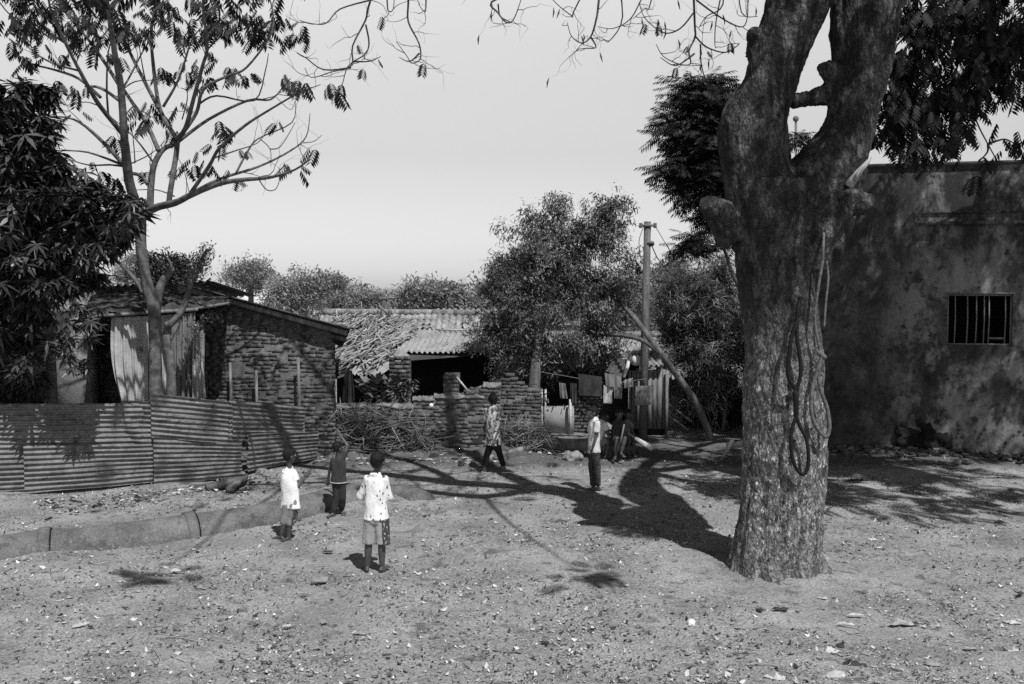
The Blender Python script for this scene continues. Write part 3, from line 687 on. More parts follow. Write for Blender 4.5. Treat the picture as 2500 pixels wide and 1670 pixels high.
iv = MB(); dx0 = P(40, 800, 18.4)[0]; 
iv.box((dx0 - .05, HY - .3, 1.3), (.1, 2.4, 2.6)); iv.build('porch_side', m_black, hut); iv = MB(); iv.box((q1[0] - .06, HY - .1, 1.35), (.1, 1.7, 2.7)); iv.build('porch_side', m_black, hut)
for (u, v) in [(128, 1000), (492, 1000)]:
    p_ = P(u, v, 18.2); t = P(u, 760, 18.2); mb = MB(); mb.tube([(p_[0], 18.2, -.05), (t[0], 18.2, t[2] - .05)], .05, 8, wob=.08); mb.build('porch_post', m_wood, hut)
# parapet lump of the house at far left
pl = MB(); a = P(196, 640, 19.9); b = P(233, 725, 19.9); pl.box(((a[0] + b[0]) / 2 - .35, 19.9, 1.8), (b[0] - a[0] + .7, .5, 3.7), jit=.02)
pl.build('plaster_pier', m_plasterpale, hut)
# stakes against the gable wall
for i, (u, v0, v1) in enumerate([(560, 885, 1010), (726, 872, 1010), (623, 905, 1010)]):
    mb = MB(); a = P(u + 2, v0, HY - .3); mb.tube([(a[0] - .02, HY - .3, -.02), (a[0] + .01, HY - .3, a[2] * .6), a], [.035, .03, .028], 7, wob=.15)
    o = mb.build('wooden_stake', m_wood, org=(a[0], HY - .3, 0))
    tag(o, ['pale stake standing before the brick gable, left one', 'brown stake near the right end of the brick gable', 'thin dark stake in the middle of the brick gable'][i], 'stake', 'stakes before the brick gable')

# hanging sacking on the porch
def cloth_sheet(name, tl, tr, br, bl, Y, mat_, label, folds=5, amp=.05, cat='cloth', group=None, nu=40, nv=16, sagtop=0.0, bag=0.0):
    A, B, C, D = [P(u, v, Y) for u, v in (tl, tr, br, bl)]; s = np.linspace(0, 1, nu)[:, None, None]; t = np.linspace(0, 1, nv)[None, :, None]
    Pt = A * (1 - s) * (1 - t) + B * s * (1 - t) + C * s * t + D * (1 - s) * t
    ph = RNG.uniform(0, 6); off = amp * (np.sin(s * folds * 6.28 + ph + t * 1.2) * (.35 + .65 * t) + .4 * np.sin(s * folds * 14 + t * 3)) 
    Pt = Pt + np.array([0, -1, 0]) * off + np.array([0, 0, -1]) * (sagtop * np.sin(s * math.pi) * (1 - t)) + np.array([-1, 0, 0]) * bag * np.sin(t * math.pi) * (1 - s)
    mb = MB(); mb.grid(Pt); o = mb.build(name, mat_, smooth=True, org=(A + B) / 2)
    return tag(o, label, cat, group)
cloth_sheet('hanging_sacking', (272, 775), (362, 772), (360, 978), (294, 980), 17.85, m_cloth, 'pale sacking curtain bulging at the dark porch opening', 4, .05, 'curtain', bag=.08)
cloth_sheet('hanging_sacking', (362, 772), (420, 768), (428, 972), (352, 976), 17.95, m_cloth, 'pale sacking curtain behind the twin tree stems', 3, .05, 'curtain')
cloth_sheet('hanging_sacking', (420, 768), (478, 762), (474, 972), (424, 972), 17.9, m_clothgrey, 'grey sacking curtain right of the twin tree stems', 4, .06, 'curtain')
cloth_sheet('hanging_sacking', (474, 790), (486, 788), (504, 972), (470, 975), 17.8, m_cloth, 'narrow twisted cloth strip hanging on the porch corner', 2, .05, 'curtain')

# ------------------------------------------------------------------ half buried pipe
pz = [(-170, 1334, 1395), (60, 1302, 1358), (200, 1283, 1348), (420, 1247, 1315), (560, 1232, 1296), (720, 1218, 1262), (800, 1205, 1240), (880, 1198, 1224)]
pc = []
for u, vt, vb in pz:
    gb = G(u, vb); r = .29; c = gb + np.array([.05, r * .95, 0]); c[2] = -.04; pc.append(list(c))
PS = smoothpath(pc, 6); pipe = empty('concrete_pipe', PS[0], 'long concrete pipe half sunk in the dirt, left of the players', 'pipe')
mb = MB(); mb.tube(PS, .29, 40, wob=.008); mb.build('pipe_body', m_pipe, pipe, smooth=True)
for (u, v) in [(128, 1335), (472, 1290)]:
    g = G(u, v); i = int(np.argmin(np.linalg.norm(PS[:, :2] - g[:2], axis=1))); i = max(1, min(i, len(PS) - 2))
    T = unit(PS[i + 1] - PS[i - 1]); mb = MB(); c = PS[i]; mb.tube([c - T * .13, c - T * .12, c + T * .0, c + T * .012], [.295, .318, .325, .29], 40, wob=.008); mb.build('collar', m_pipe, pipe)
    th_ = np.linspace(0, math.pi, 30); N1 = unit(np.cross(T, (0, 0, 1))); mb = MB()
    mb.tube([c + T * .02 + N1 * .30 * math.cos(a) + np.array([0, 0, .30]) * math.sin(a) for a in th_], .009, 6, wob=.3); mb.build('joint', m_black, pipe)
mb = MB(); PS2 = smoothpath([list(G(930, 1208) + [0, .2, -.12]), list(G(990, 1214) + [0, .2, -.1]), list(G(1030, 1226) + [0, .15, -.1])], 5); mb.tube(PS2, .24, 28)
tag(mb.build('buried_pipe', m_pipe, smooth=True, org=PS2[0]), 'short pipe end poking from the dirt beside the boy in leaf-print shirt', 'pipe')

# ------------------------------------------------------------------ yard wall
wyd = empty('yard_wall', G(1000, 1112), 'broken brick yard wall in front of the tiled house', 'wall')
WY = 19.9
def wtop(x):
    u = 1250 + x * F0 / WY
    for a, b, v in [(815, 1010, 992), (1010, 1062, 974), (1062, 1180, 968), (1180, 1225, 940)]:
        if a <= u < b: return P(u, v, WY)[2]
    return -1
x0, x1 = P(820, 1000, WY)[0], P(1222, 1000, WY)[0]; mb = MB()
bricks(mb, x0, x1, 0, 1.6, (0, WY, 0), (1, 0, 0), (0, -1, 0), lambda x, z: z < wtop(x), L=.19, h=.078, skip=.02, jit=.025); mb.build('brick_wall', m_brick2, wyd)
mb = MB(); 
for a, b, v in [(815, 1010, 992), (1010, 1062, 974), (1062, 1180, 968), (1180, 1222, 940)]:
    A = P(a, v, WY); B = P(b, v, WY); mb.box(((A[0] + B[0]) / 2, WY + .018, A[2] / 2 - .01), (B[0] - A[0], .14, A[2] - .02))
mb.build('mortar', m_mortar, wyd)
mb = MB()
for a, b, v in [(815, 1010, 988), (1008, 1062, 970), (1060, 1182, 964), (1180, 1224, 936)]:
    n = 14; s = np.linspace(0, 1, n); A = P(a, v, WY); B = P(b, v, WY)
    g = [[np.array([A[0] + (B[0] - A[0]) * t, y, A[2] + z + RNG.normal() * .012]) for y, z in ((WY - .08, -.06), (WY - .07, .0), (WY + .06, .02), (WY + .18, 0), (WY + .18, -.06))] for t in s]
    mb.grid(g)
mb.build('mortar_cap', m_mortarlight, wyd)
pr = MB(); a = P(1083, 968, WY + .1); b = P(1121, 914, WY + .1); bricks(pr, a[0], b[0], a[2] - .05, b[2], (0, WY + .03, 0), (1, 0, 0), (0, -1, 0), None, L=.17, h=.085, dep=.12)
pr.box(((a[0] + b[0]) / 2, WY + .2, (a[2] + b[2]) / 2 + .01), (b[0] - a[0] - .01, .24, b[2] - a[2] + .03), jit=.015); pr.build('brick_stub', m_brick2, wyd)
rb_ = MB()
for _ in range(40):
    u = RNG.uniform(1135, 1215); h_ = (u - 1135) / 80; q = P(u, 962 - RNG.uniform(0, 34) * h_, WY + RNG.uniform(.0, .4)); rb_.box(q, (.2, .1, .08), jit=.02, rot=np.array(Matrix.Rotation(RNG.uniform(-.4, .4), 3, 'Y')))
rb_.build('loose_brick', m_brick2, wyd)
mb = MB(); mb.beam(P(1113, 918, WY), P(1143, 955, WY - .1), .03, .03); tag(mb.build('leaning_pole', m_woodpale, org=P(1143, 955, WY)), 'thin pole slanting off the brick stub of the yard wall', 'pole')
# ruined brick wall in the shade of the big bushy tree
sw = empty('ruined_wall', G(1270, 1095), 'dark ruined brick wall under the drooping tree', 'wall'); mb = MB(); a = P(1190, 900, 20.6)[0]; b = P(1322, 900, 20.6)[0]
bricks(mb, a, b, 0, 1.9, (0, 20.6, 0), (1, 0, 0), (0, -1, 0), lambda x, z: z < 1.55 - .35 * abs(math.sin(x * 3)), jit=.02); mb.build('brick_wall', m_brick, sw)
mb = MB(); mb.box(((a + b) / 2, 20.618, .6), (b - a, .14, 1.2)); mb.build('mortar', m_mortar, sw)

# ------------------------------------------------------------------ tiled house
th0 = R(29); RD = np.array([-math.sin(th0), -math.cos(th0), 0]); RR = np.array([math.cos(th0), -math.sin(th0), 0]); SL = .42
r0 = P(1010, 777, 25.6); RN = unit(np.cross(RR, RD + np.array([0, 0, -SL])));  RN = RN if RN[2] > 0 else -RN
def on(u, v, up=0.0): return PL(u, v, r0, RN) + RN * up
house = empty('tiled_house', (r0[0], r0[1] - 3, 0), 'low house with tiled and corrugated roof under a heap of firewood', 'house')
mb = MB(); A = on(760, 782); B = on(1240, 779); C = on(1210, 830); D = on(800, 900)
mb.grid([[on(760, 784, -.05), on(815, 922, -.05)], [on(1010, 780, -.05), on(940, 880, -.05)], [on(1240, 782, -.05), on(1180, 862, -.05)]]); mb.build('roof_deck', m_tindark, house)
mb = MB(); corr(mb, on(1012, 792, .03), on(1235, 794, .03), on(1192, 866, .03), on(965, 861, .03), .15, .028, nv=8, sag=.01); mb.build('cement_sheet_roof', m_asb, house, smooth=True)
mb = MB(); corr(mb, on(905, 868, .06), on(1004, 858, .06), on(985, 872, .0), on(885, 884, .0), .15, .028, nv=3); corr(mb, on(885, 872, .02), on(1000, 866, .02), on(925, 918, .02), on(845, 915, .02), .15, .028, nv=6); mb.build('lower_sheet', m_asb, house, smooth=True)
mb = MB()
for k, (v0, v1) in enumerate([(776, 786), (783, 796), (792, 806)]):
    for j in range(5):
        ua, ub = 790 + j * 92, 790 + (j + 1) * 92 + 6; dv = RNG.uniform(-2, 3); corr(mb, on(ua, v0 + dv, .13 - k * .02), on(ub, v0 + dv, .13 - k * .02), on(ub - 8, v1 + dv, .08 - k * .02), on(ua - 8, v1 + dv, .08 - k * .02), .19, .02, nv=2, ph=k, sag=.012, rag=.03)
mb.build('tile_rows', m_tile, house, smooth=True)
mb = MB()
for j in range(17):
    A = on(795 + j * 26.5, 771 + .3 * j, .1); B = on(795 + (j + 1) * 26.5 + 3, 771.3 + .3 * j, .1)
    mb.tube([A, A + (B - A) * .02, B - (B - A) * .03, B], [.10, .115, .10, .09], 10, wob=.04)
mb.build('ridge_tiles', m_tile, house, smooth=True)
mb = MB(); A, B = P(1050, 772, 27), P(1245, 772, 27); corr(mb, A - [0, 0, .02], B - [0, 0, .02], B + [0, 2.4, .14], A + [0, 2.4, .14], .17, .03, nv=3); mb.build('rear_sheet', m_asb, house, smooth=True)
mb = MB(); mb.tube([on(1065, 812, .08), on(1120, 813, .08), on(1180, 810, .08)], .025, 6); mb.build('roof_batten', m_woodpale, house)
mb = MB(); a = P(950, 870, 21.6); b = P(1002, 870, 21.6); bricks(mb, a[0], b[0], 0, P(950, 872, 21.6)[2], (0, 21.6, 0), (1, 0, 0), (0, -1, 0), None, L=.2, h=.09); mb.build('brick_pier', m_brick2, house)
mb = MB(); mb.box(((a[0] + b[0]) / 2, 21.75, .85), (b[0] - a[0] - .02, .2, 1.6)); mb.build('pier_core', m_mortar, house)
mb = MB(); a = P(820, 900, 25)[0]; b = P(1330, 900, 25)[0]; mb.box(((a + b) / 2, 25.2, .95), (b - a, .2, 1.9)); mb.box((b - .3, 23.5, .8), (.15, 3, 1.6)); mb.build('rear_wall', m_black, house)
wl_ = MB(); n = 900
pile = []
for i in range(480):
    u = RNG.uniform(815, 1000); vlo = 783; vhi = 905 if u < 930 else 905 - (u - 930) * 1.15
    if u > 960: vlo = 783 + (u - 960) * .3
    v = RNG.uniform(vlo, vhi); up = RNG.uniform(.05, .22) * (1 - abs(u - 900) / 200)
    c = on(u, v, up + .04); d = RR * RNG.normal() + (RD + [0, 0, -SL]) * RNG.normal() * 2.2 + RN * RNG.normal() * .12; d = unit(d); L = RNG.uniform(.25, .75)
    if v < 800: L *= .6
    wl_.tube([c - d * L / 2, c + RN * RNG.normal() * .03, c + d * L / 2], [RNG.uniform(.011, .026)] * 3, 5)
for i in range(14):
    c = on(RNG.uniform(860, 960), 782, .15); d = unit([RNG.normal() * .6, RNG.normal() * .5, RNG.uniform(.3, 1)]); wl_.tube([c, c + d * RNG.uniform(.2, .4)], .014, 5)
tag(wl_.build('firewood', m_stick, org=on(900, 840)), 'heap of dry firewood sticks on the tiled roof', 'firewood', kind='stuff')

# ------------------------------------------------------------------ rear houses on the right of the yard
h2 = empty('shanty_house', P(1450, 1060, 24) * [1, 1, 0], 'low shanty with corrugated roof behind the washing line', 'house')
mb = MB(); corr(mb, P(1330, 818, 25.5), P(1640, 822, 25.5), P(1600, 880, 23.2), P(1300, 882, 23.2), .16, .03, nv=6, sag=.015); mb.build('corrugated_roof', m_asb, h2, smooth=True)
mb = MB()
for j in range(12):
    A = P(1330 + 26 * j, 817, 25.5); B = P(1358 + 26 * j, 817.4, 25.5); mb.tube([A, B], [.10, .085], 9)
mb.build('ridge_tiles', m_tile, h2, smooth=True)
mb = MB(); a = P(1315, 1060, 24)[0]; b = P(1560, 1060, 24)[0]; mb.box(((a + b) / 2, 24.1, .72), (b - a, .2, 1.44)); mb.build('house_wall', m_tindark, h2)
mb = MB(); a, b = P(1326, 1060, 22.2), P(1400, 1060, 22.2); z = P(1350, 992, 22.2)[2]; mb.box(((a[0] + b[0]) / 2, 22.2, z / 2), (b[0] - a[0], .12, z), jit=.02)
tag(mb.build('plaster_wall', m_plasterpale, org=((a[0] + b[0]) / 2, 22.2, 0)), 'low pale plastered wall beside the brushwood', 'wall')
mb = MB(); a, b = P(1392, 1070, 22.6), P(1440, 1070, 22.6); bricks(mb, a[0], b[0] + .3, 0, .95, (0, 22.6, 0), (1, 0, 0), (0, -1, 0), None); mb.box(((a[0] + b[0]) / 2 + .15, 22.75, .45), (b[0] - a[0] + .3, .1, .9))
tag(mb.build('brick_wall', m_brick, org=(a[0], 22.6, 0)), 'low dark brick wall behind the washing line', 'wall')
for i, (u, v0, v1) in enumerate([(1322, 1062, 950), (1332, 1060, 950), (1392, 1060, 975)]):
    a = P(u, v1, 22.0); mb = MB(); mb.box((a[0], 22.0, a[2] / 2), (.05 if i else .07, .06, a[2]), jit=.01); tag(mb.build('door_post', m_woodpale, org=(a[0], 22, 0)), ['pale weathered post left of the plastered wall', 'second pale post close beside the first', 'thin grey post at the right end of the plastered wall'][i], 'post')
# firewood bundle on the shanty roof
mb = MB()
for i in range(260):
    u = RNG.uniform(1385, 1500); c = P(u, RNG.uniform(855, 902), 22.9) + [0, 0, .02]; d = unit([RNG.normal(), RNG.normal() * .4, RNG.normal() * .35]); L = RNG.uniform(.3, .7); mb.tube([c - d * L / 2, c + [0, 0, .05], c + d * L / 2], .012, 5)
tag(mb.build('firewood', m_brush, org=P(1440, 880, 22.9)), 'bundle of thin sticks on the shanty roof edge', 'firewood', kind='stuff')
# plank shed
sh = empty('plank_shed', P(1580, 1066, 21.9) * [1, 1, 0], 'dark plank shed with scalloped tin roof beside the utility pole', 'shed'); mb = MB()
a = P(1532, 1064, 21.9)[0]; b = P(1626, 1064, 21.9)[0]; x = a
while x < b:
    w = RNG.uniform(.07, .12); hh = P(1580, 902, 21.9)[2] + RNG.uniform(-.04, .03); mb.box((x + w / 2, 21.9 + RNG.uniform(-.01, .01), hh / 2 + .08), (w - .012, .03, hh - .16), jit=.006); x += w
mb.build('plank_wall', m_wood, sh)
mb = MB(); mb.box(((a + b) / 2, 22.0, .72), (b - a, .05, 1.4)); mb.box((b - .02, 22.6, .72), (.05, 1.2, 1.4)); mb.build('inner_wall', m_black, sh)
mb = MB(); A = P(1575, 893, 21.7); B = P(1620, 892, 21.7); corr(mb, A, B, B + [0.1, 1.3, .12], A + [-.1, 1.3, .12], .11, .03, nv=2); A2 = P(1500, 870, 21.7); mb.build('tin_roof', m_asb, sh, smooth=True)
mb = MB(); mb.beam(P(1628, 905, 21.8) * [1, 1, 0], P(1628, 905, 21.8), .05, .05, up=(1, 0, 0)); mb.build('corner_post', m_wood, sh)
mb = MB(); A = P(1560, 866, 22); mb.beam(P(1540, 868, 21.6), P(1522, 922, 21.5), .10, .04); tag(mb.build('white_board', m_clothlight, org=P(1530, 900, 21.5)), 'pale board leaning on the shanty roof edge left of the pole', 'board')
mb = MB(); corr(mb, P(1500, 874, 21.7), P(1545, 880, 21.7), P(1520, 925, 21.5), P(1478, 905, 21.5), .09, .02, nv=3); tag(mb.build('tin_scrap', m_tindark, smooth=True, org=P(1500, 900, 21.6)), 'loose corrugated scrap tilted beside the pale board', 'sheet')
for i, (u, v) in enumerate([(1553, 880), (1572, 880)]):
    mb = MB(); c = P(u, v, 21.75); mb.loft([(c + [0, 0, z], (r, 0, 0), (0, r, 0)) for z, r in ((-.11, .07), (-.1, .09), (0, .105), (.07, .1), (.1, .06), (.12, .04))], 16)
    tag(mb.build('water_pot', m_clothlight, smooth=True, org=c), ['rounded pale pot on the shed roof left of the utility pole', 'pale pot on the shed roof right of the utility pole'][i], 'pot')

# washing line and washing
mb = MB(); WLY = 21.2; mb.tube(smoothpath([P(1300, 905, WLY), P(1380, 918, WLY), P(1480, 935, WLY), P(1545, 930, WLY), P(1640, 912, WLY)], 4), .006, 4)
tag(mb.build('washing_line', m_wood, org=P(1480, 935, WLY)), 'washing line strung across the back of the yard', 'line')
wash = [((1365, 934), (1380, 936), (1386, 973), (1368, 972), m_clothgrey, 'narrow grey rag at the left end of the washing line'),
        ((1392, 935), (1408, 936), (1408, 985), (1394, 984), m_clothdark, 'dark narrow garment left on the washing line'),
        ((1412, 912), (1470, 920), (1470, 968), (1414, 965), m_clothdark, 'broad dark cloth in the middle of the washing line'),
        ((1474, 940), (1497, 944), (1494, 985), (1473, 984), m_cloth, 'pale vest hanging beside the broad dark cloth'),
        ((1498, 944), (1520, 944), (1518, 974), (1500, 973), m_clothgrey, 'small grey cloth right of the pale vest'),
        ((1522, 928), (1545, 922), (1546, 944), (1524, 948), m_cloth, 'small light cloth folded high on the line'),
        ((1552, 943), (1598, 940), (1594, 988), (1550, 990), m_clothgrey, 'square grey towel in front of the plank shed'),
        ((1476, 910), (1515, 918), (1522, 948), (1480, 942), m_clothgrey, 'tilted grey sheet above the washing line')]
for i, (a, b, c, d, m_, lab) in enumerate(wash): cloth_sheet('washing', a, b, c, d, WLY - .03 - .05 * (i % 3), m_, lab, 2, .03, 'washing', 'washing on the line', 14, 8)
for i, (a, b, c, d, m_, lab) in enumerate([((1628, 975), (1640, 972), (1642, 1018), (1630, 1020), m_clothlight, 'white cloth hung behind the shed, left one'),
        ((1640, 965), (1654, 970), (1658, 1010), (1642, 1030), m_clothlight, 'white shirt hung behind the shed, right one'), ((1660, 978), (1675, 980), (1678, 1025), (1662, 1020), m_cloth, 'patterned pale cloth beside the leaning trunk'),
        ((1678, 930), (1712, 925), (1710, 958), (1684, 960), m_cloth, 'pale cloth glimpsed through the bamboo')]):
    cloth_sheet('washing', a, b, c, d, 24.0, m_, lab, 2, .03, 'washing', 'washing behind the shed', 14, 8)
mb = MB(); a, b = P(1620, 1060, 25.5), P(1800, 1060, 25.5); mb.box(((a[0] + b[0]) / 2, 25.6, .55), (b[0] - a[0], .15, 1.1)); 
tag(mb.build('rear_wall', m_plasterpale, org=((a[0] + b[0]) / 2, 25.6, 0)), 'sunlit wall far behind the shed', 'wall')
mb = MB(); corr(mb, P(1628, 895, 26), P(1760, 890, 26), P(1760, 925, 24.8), P(1625, 925, 24.8), .16, .03, nv=3); tag(mb.build('lean_to_roof', m_asb, smooth=True, org=P(1690, 910, 25)), 'pale corrugated lean-to roof right of the plank shed', 'roof')
for i, (p, q, r) in enumerate([((1628, 985), (1690, 1030), .03), ((1625, 1010), (1680, 1050), .025)]):
    mb = MB(); mb.tube([P(*p, 22.5), P(*q, 22.2)], r, 6); tag(mb.build('leaning_branch', m_brush, org=P(*q, 22.2)), ['upper dark branch slanting behind the shed', 'lower dark branch slanting behind the shed'][i], 'branch')

# utility poles
def upole(u, vt, Y, rt, rb_, lab, arm=.17):
    t = P(u, vt, Y); b = P(u - 11 if Y < 25 else u, vt + 420, Y); base = np.array([b[0], Y, 0]); o = empty('utility_pole', base, lab, 'pole')
    mb = MB(); mb.tube([base - [0, 0, .2], (base + t) / 2, t], [rb_, (rt + rb_) / 2, rt], 12); mb.build('pole', m_pole, o, smooth=True)
    mb = MB(); c = t - [0, 0, .09]; mb.beam(c - [arm, .07, 0], c + [arm, -.07, 0], .05, .05); mb.build('crossarm', m_iron, o)
    for s in (-1, 1):
        mb = MB(); k = c + [s * arm * .9, -.07, .0]; mb.loft([(k + [0, 0, z], (r, 0, 0), (0, r, 0)) for z, r in ((-.05, .03), (-.02, .04), (.01, .03), (.04, .045), (.06, .02))], 10); mb.build('insulator', m_iron, o)
    return o, t
po, pt = upole(1581, 541, 21.5, .075, .095, 'tall weathered utility pole behind the washing line')
mb = MB(); mb.tube([pt + [.05, 0, -.45], pt + [.05, -.02, -.5]], .1, 10); mb.build('wire_band', m_iron, po)
for i, (a, b, c, Y1) in enumerate([((1597, 548), (1640, 620), (1668, 668), 24), ((1588, 590), (1605, 630), (1636, 668), 21), ((1630, 600), (1648, 640), (1662, 670), 26), ((1572, 552), (1560, 590), (1566, 640), 21)]):
    mb = MB(); mb.tube(smoothpath([P(*a, 21.5), P(*b, (21.5 + Y1) / 2), P(*c, Y1)], 4), .008 if i != 1 else .014, 4); tag(mb.build('overhead_wire', m_rubber, org=P(*a, 21.5)), ['wire running right from the pole top', 'thick twisted cable below the pole top', 'wire above the bamboo clump', 'short drooping wire left of the pole'][i], 'wire')
o2, p2 = upole(938, 722, 31, .09, .1, 'small distant pole behind the tiled house', .12)
for i, (u, v) in enumerate([(985, 775), (1010, 748), (890, 745), (880, 775), (1060, 740)]):
    mb = MB(); mb.tube([p2 - [0, 0, .05], P(u, v, 33)], .008, 4); tag(mb.build('overhead_wire', m_rubber, org=p2), ['stay wire dropping right of the distant pole', 'wire rising right of the distant pole', 'wire going left of the distant pole', 'stay wire dropping left of the distant pole', 'long wire to the far right of the distant pole'][i], 'wire')

# ------------------------------------------------------------------ slender feathery tree at left
LY = 17.2; LS = LY / F0
lt = empty('feathery_tree', P(378, 1060, LY) * [1, 1, 0], 'slender tree with spreading bare branches and drooping feathery fronds', 'tree')
tk = MB(); br = MB(); fr = MB(); ltp = []
def lb(mb, pts, r0, r1, crop=True, n=8, dy=0.0):
    k = .3833 if crop else 1.0; m_ = len(pts)
    S = smoothpath([P(x * k, y * k, LY + dy * i / max(1, m_ - 1) + .04 * math.sin(i * 2.1)) for i, (x, y) in enumerate(pts)], 4)
    rad = np.linspace(r0, r1, len(S)); mb.tube(S, rad, n, wob=.05); return S, rad
b0 = P(378, 1000, LY); b0[2] = -.05
S = smoothpath([b0, P(379, 900, LY), P(378, 800, LY), P(375, 755, LY), P(356, 680, LY), P(345, 610, LY), P(344, 560, LY), P(346, 525, LY)], 4); tk.tube(S, np.linspace(.115, .085, len(S)), 12, wob=.05)
S = smoothpath([P(380, 800, LY), P(383, 740, LY), P(396, 690, LY), P(412, 668, LY), P(420, 655, LY)], 4); tk.tube(S, [.075] * 8 + list(np.linspace(.07, .055, len(S) - 8)), 10, wob=.08)
S = smoothpath([P(350, 715, LY), P(335, 690, LY), P(305, 655, LY), P(270, 625, LY)], 4); tk.tube(S, np.linspace(.05, .02, len(S)), 8)
S = smoothpath([P(420, 655, LY), P(410, 632, LY), P(390, 622, LY), P(345, 612, LY), P(305, 608, LY)], 4); tk.tube(S, np.linspace(.022, .008, len(S)), 6)
tk.build('trunk', m_branch, lt, smooth=True)
T = [([(900, 1370), (830, 1190), (800, 960), (790, 850), (770, 560), (735, 360), (712, 220), (690, 80), (680, -120)], .09, .02, -2.0),
     ([(900, 1370), (1000, 1320), (1120, 1290), (1220, 1240), (1400, 1170), (1550, 1145), (1720, 1130), (1880, 1080), (1975, 1010)], .075, .008, -3.0),
     ([(955, 1340), (965, 1150), (985, 1040), (1040, 950), (1120, 890), (1020, 700), (975, 400), (965, 180), (1010, -40)], .065, .018, .2),
     ([(1120, 890), (1180, 820), (1230, 640), (1290, 420), (1320, 300), (1295, 60), (1300, -100)], .045, .015, -2.4),
     ([(1150, 870), (1250, 720), (1280, 600), (1330, 540), (1460, 480), (1570, 430), (1720, 230), (1740, 90), (1700, -60)], .035, .010, -.6),
     ([(1140, 900), (1330, 760), (1580, 640), (1720, 635), (1800, 560), (1850, 500)], .03, .008, .3),
     ([(1130, 900), (1120, 1000), (1095, 1150), (1075, 1290)], .045, .05, 0),
     ([(1200, 1250), (1330, 1060), (1400, 940), (1560, 800), (1700, 710), (1850, 620), (1900, 590), (2040, 540)], .035, .006, -2.6),
     ([(1500, 1110), (1580, 960), (1650, 880), (1860, 780), (1880, 640)], .02, .006, .3),
     ([(1210, 1235), (1400, 1140), (1650, 1060), (1850, 960), (1950, 870), (1975, 720)], .03, .006, .5),
     ([(1350, 1010), (1500, 960), (1640, 910), (1700, 830)], .015, .005, .2), ([(1650, 1145), (1700, 1210), (1760, 1200), (1785, 1110), (1770, 1060)], .012, .005, .1),
     ([(1270, 660), (1380, 610), (1620, 640), (1690, 450), (1710, 340)], .02, .006, .4), ([(1720, 950), (1790, 930), (1880, 780)], .012, .005, .2),
     ([(1650, 880), (1720, 950), (1725, 1060)], .01, .005, .2), ([(1930, 910), (2000, 900), (2050, 860)], .01, .004, .1),
     ([(790, 1050), (620, 870), (470, 760), (300, 740)], .04, .008, -.4), ([(780, 850), (640, 680), (550, 530), (430, 300), (330, 80), (300, -60)], .045, .012, -2.6),
     ([(770, 560), (600, 300), (400, 60), (330, -60)], .035, .01, .4), ([(780, 1050), (560, 970), (370, 960)], .025, .007, .3), ([(790, 1060), (700, 1050), (560, 1050), (400, 1000), (340, 960)], .02, .006, .5),
     ([(1010, 960), (930, 780), (840, 650), (780, 560), (650, 380), (540, 220), (420, 60)], .04, .012, .7), ([(820, 1100), (900, 1120), (940, 1170)], .03, .03, 0), ([(980, 1040), (860, 880), (700, 740)], .02, .006, -.5),
     ([(640, 620), (500, 500), (330, 440), (180, 400), (60, 300)], .03, .008, .5), ([(500, 450), (330, 400), (200, 320), (150, 250)], .02, .006, -.3), ([(540, 550), (640, 560), (760, 640)], .02, .03, 0),
     ([(1010, 690), (870, 420), (790, 260), (680, 60), (660, -60)], .035, .012, .9), ([(1040, 680), (1140, 500), (1220, 260), (1290, 170)], .025, .008, -.6), ([(780, 560), (820, 500), (920, 310), (980, 240)], .02, .008, .4),
     ([(780, 570), (860, 520), (980, 510)], .015, .005, .3), ([(1190, 390), (1120, 280), (1090, 170)], .012, .005, .2), ([(1320, 320), (1400, 240), (1560, 180), (1620, 130)], .016, .006, .4),
     ([(690, 740), (680, 560), (690, 330), (730, 220)], .02, .008, -.9), ([(1110, 1250), (1000, 1210), (870, 1210)], .015, .006, .3), ([(840, 1040), (960, 980), (1050, 900)], .012, .005, .4),
     ([(150, 120), (300, 200), (450, 300)], .012, .02, .5), ([(-40, -40), (60, 90), (180, 150), (330, 250)], .01, .014, .6), ([(640, 680), (550, 650), (430, 670)], .012, .005, .2),
     ([(1010, 700), (940, 560), (900, 380), (880, 230)], .016, .006, -.3), ([(1150, 560), (1190, 580), (1190, 650), (1160, 760)], .006, .012, .2), ([(1210, 1250), (1170, 1080), (1130, 1000)], .008, .004, .1),
     ([(860, 1040), (850, 900), (830, 760)], .012, .005, -.2), ([(1760, 620), (1850, 700), (1880, 640)], .006, .004, .2)]
for pts, a, b, dy in T:
    S, rad = lb(br, pts, a, b, dy=dy)
    for i in range(6, len(S) - 1, 4):
        if RNG.uniform() < .45: continue
        d = unit(S[i] - S[i - 1]) + RNG.normal(size=3) * .7 + [0, 0, .3]; branchy(br, S[i], d, RNG.uniform(.25, .7), min(.009, rad[i] * .5), 1, ltp, .2, .05, 2, .8, 4)
for (a_, b_) in [((1000, 1100), -2.2)]: pass
br.build('branch', m_branch, lt, smooth=True)
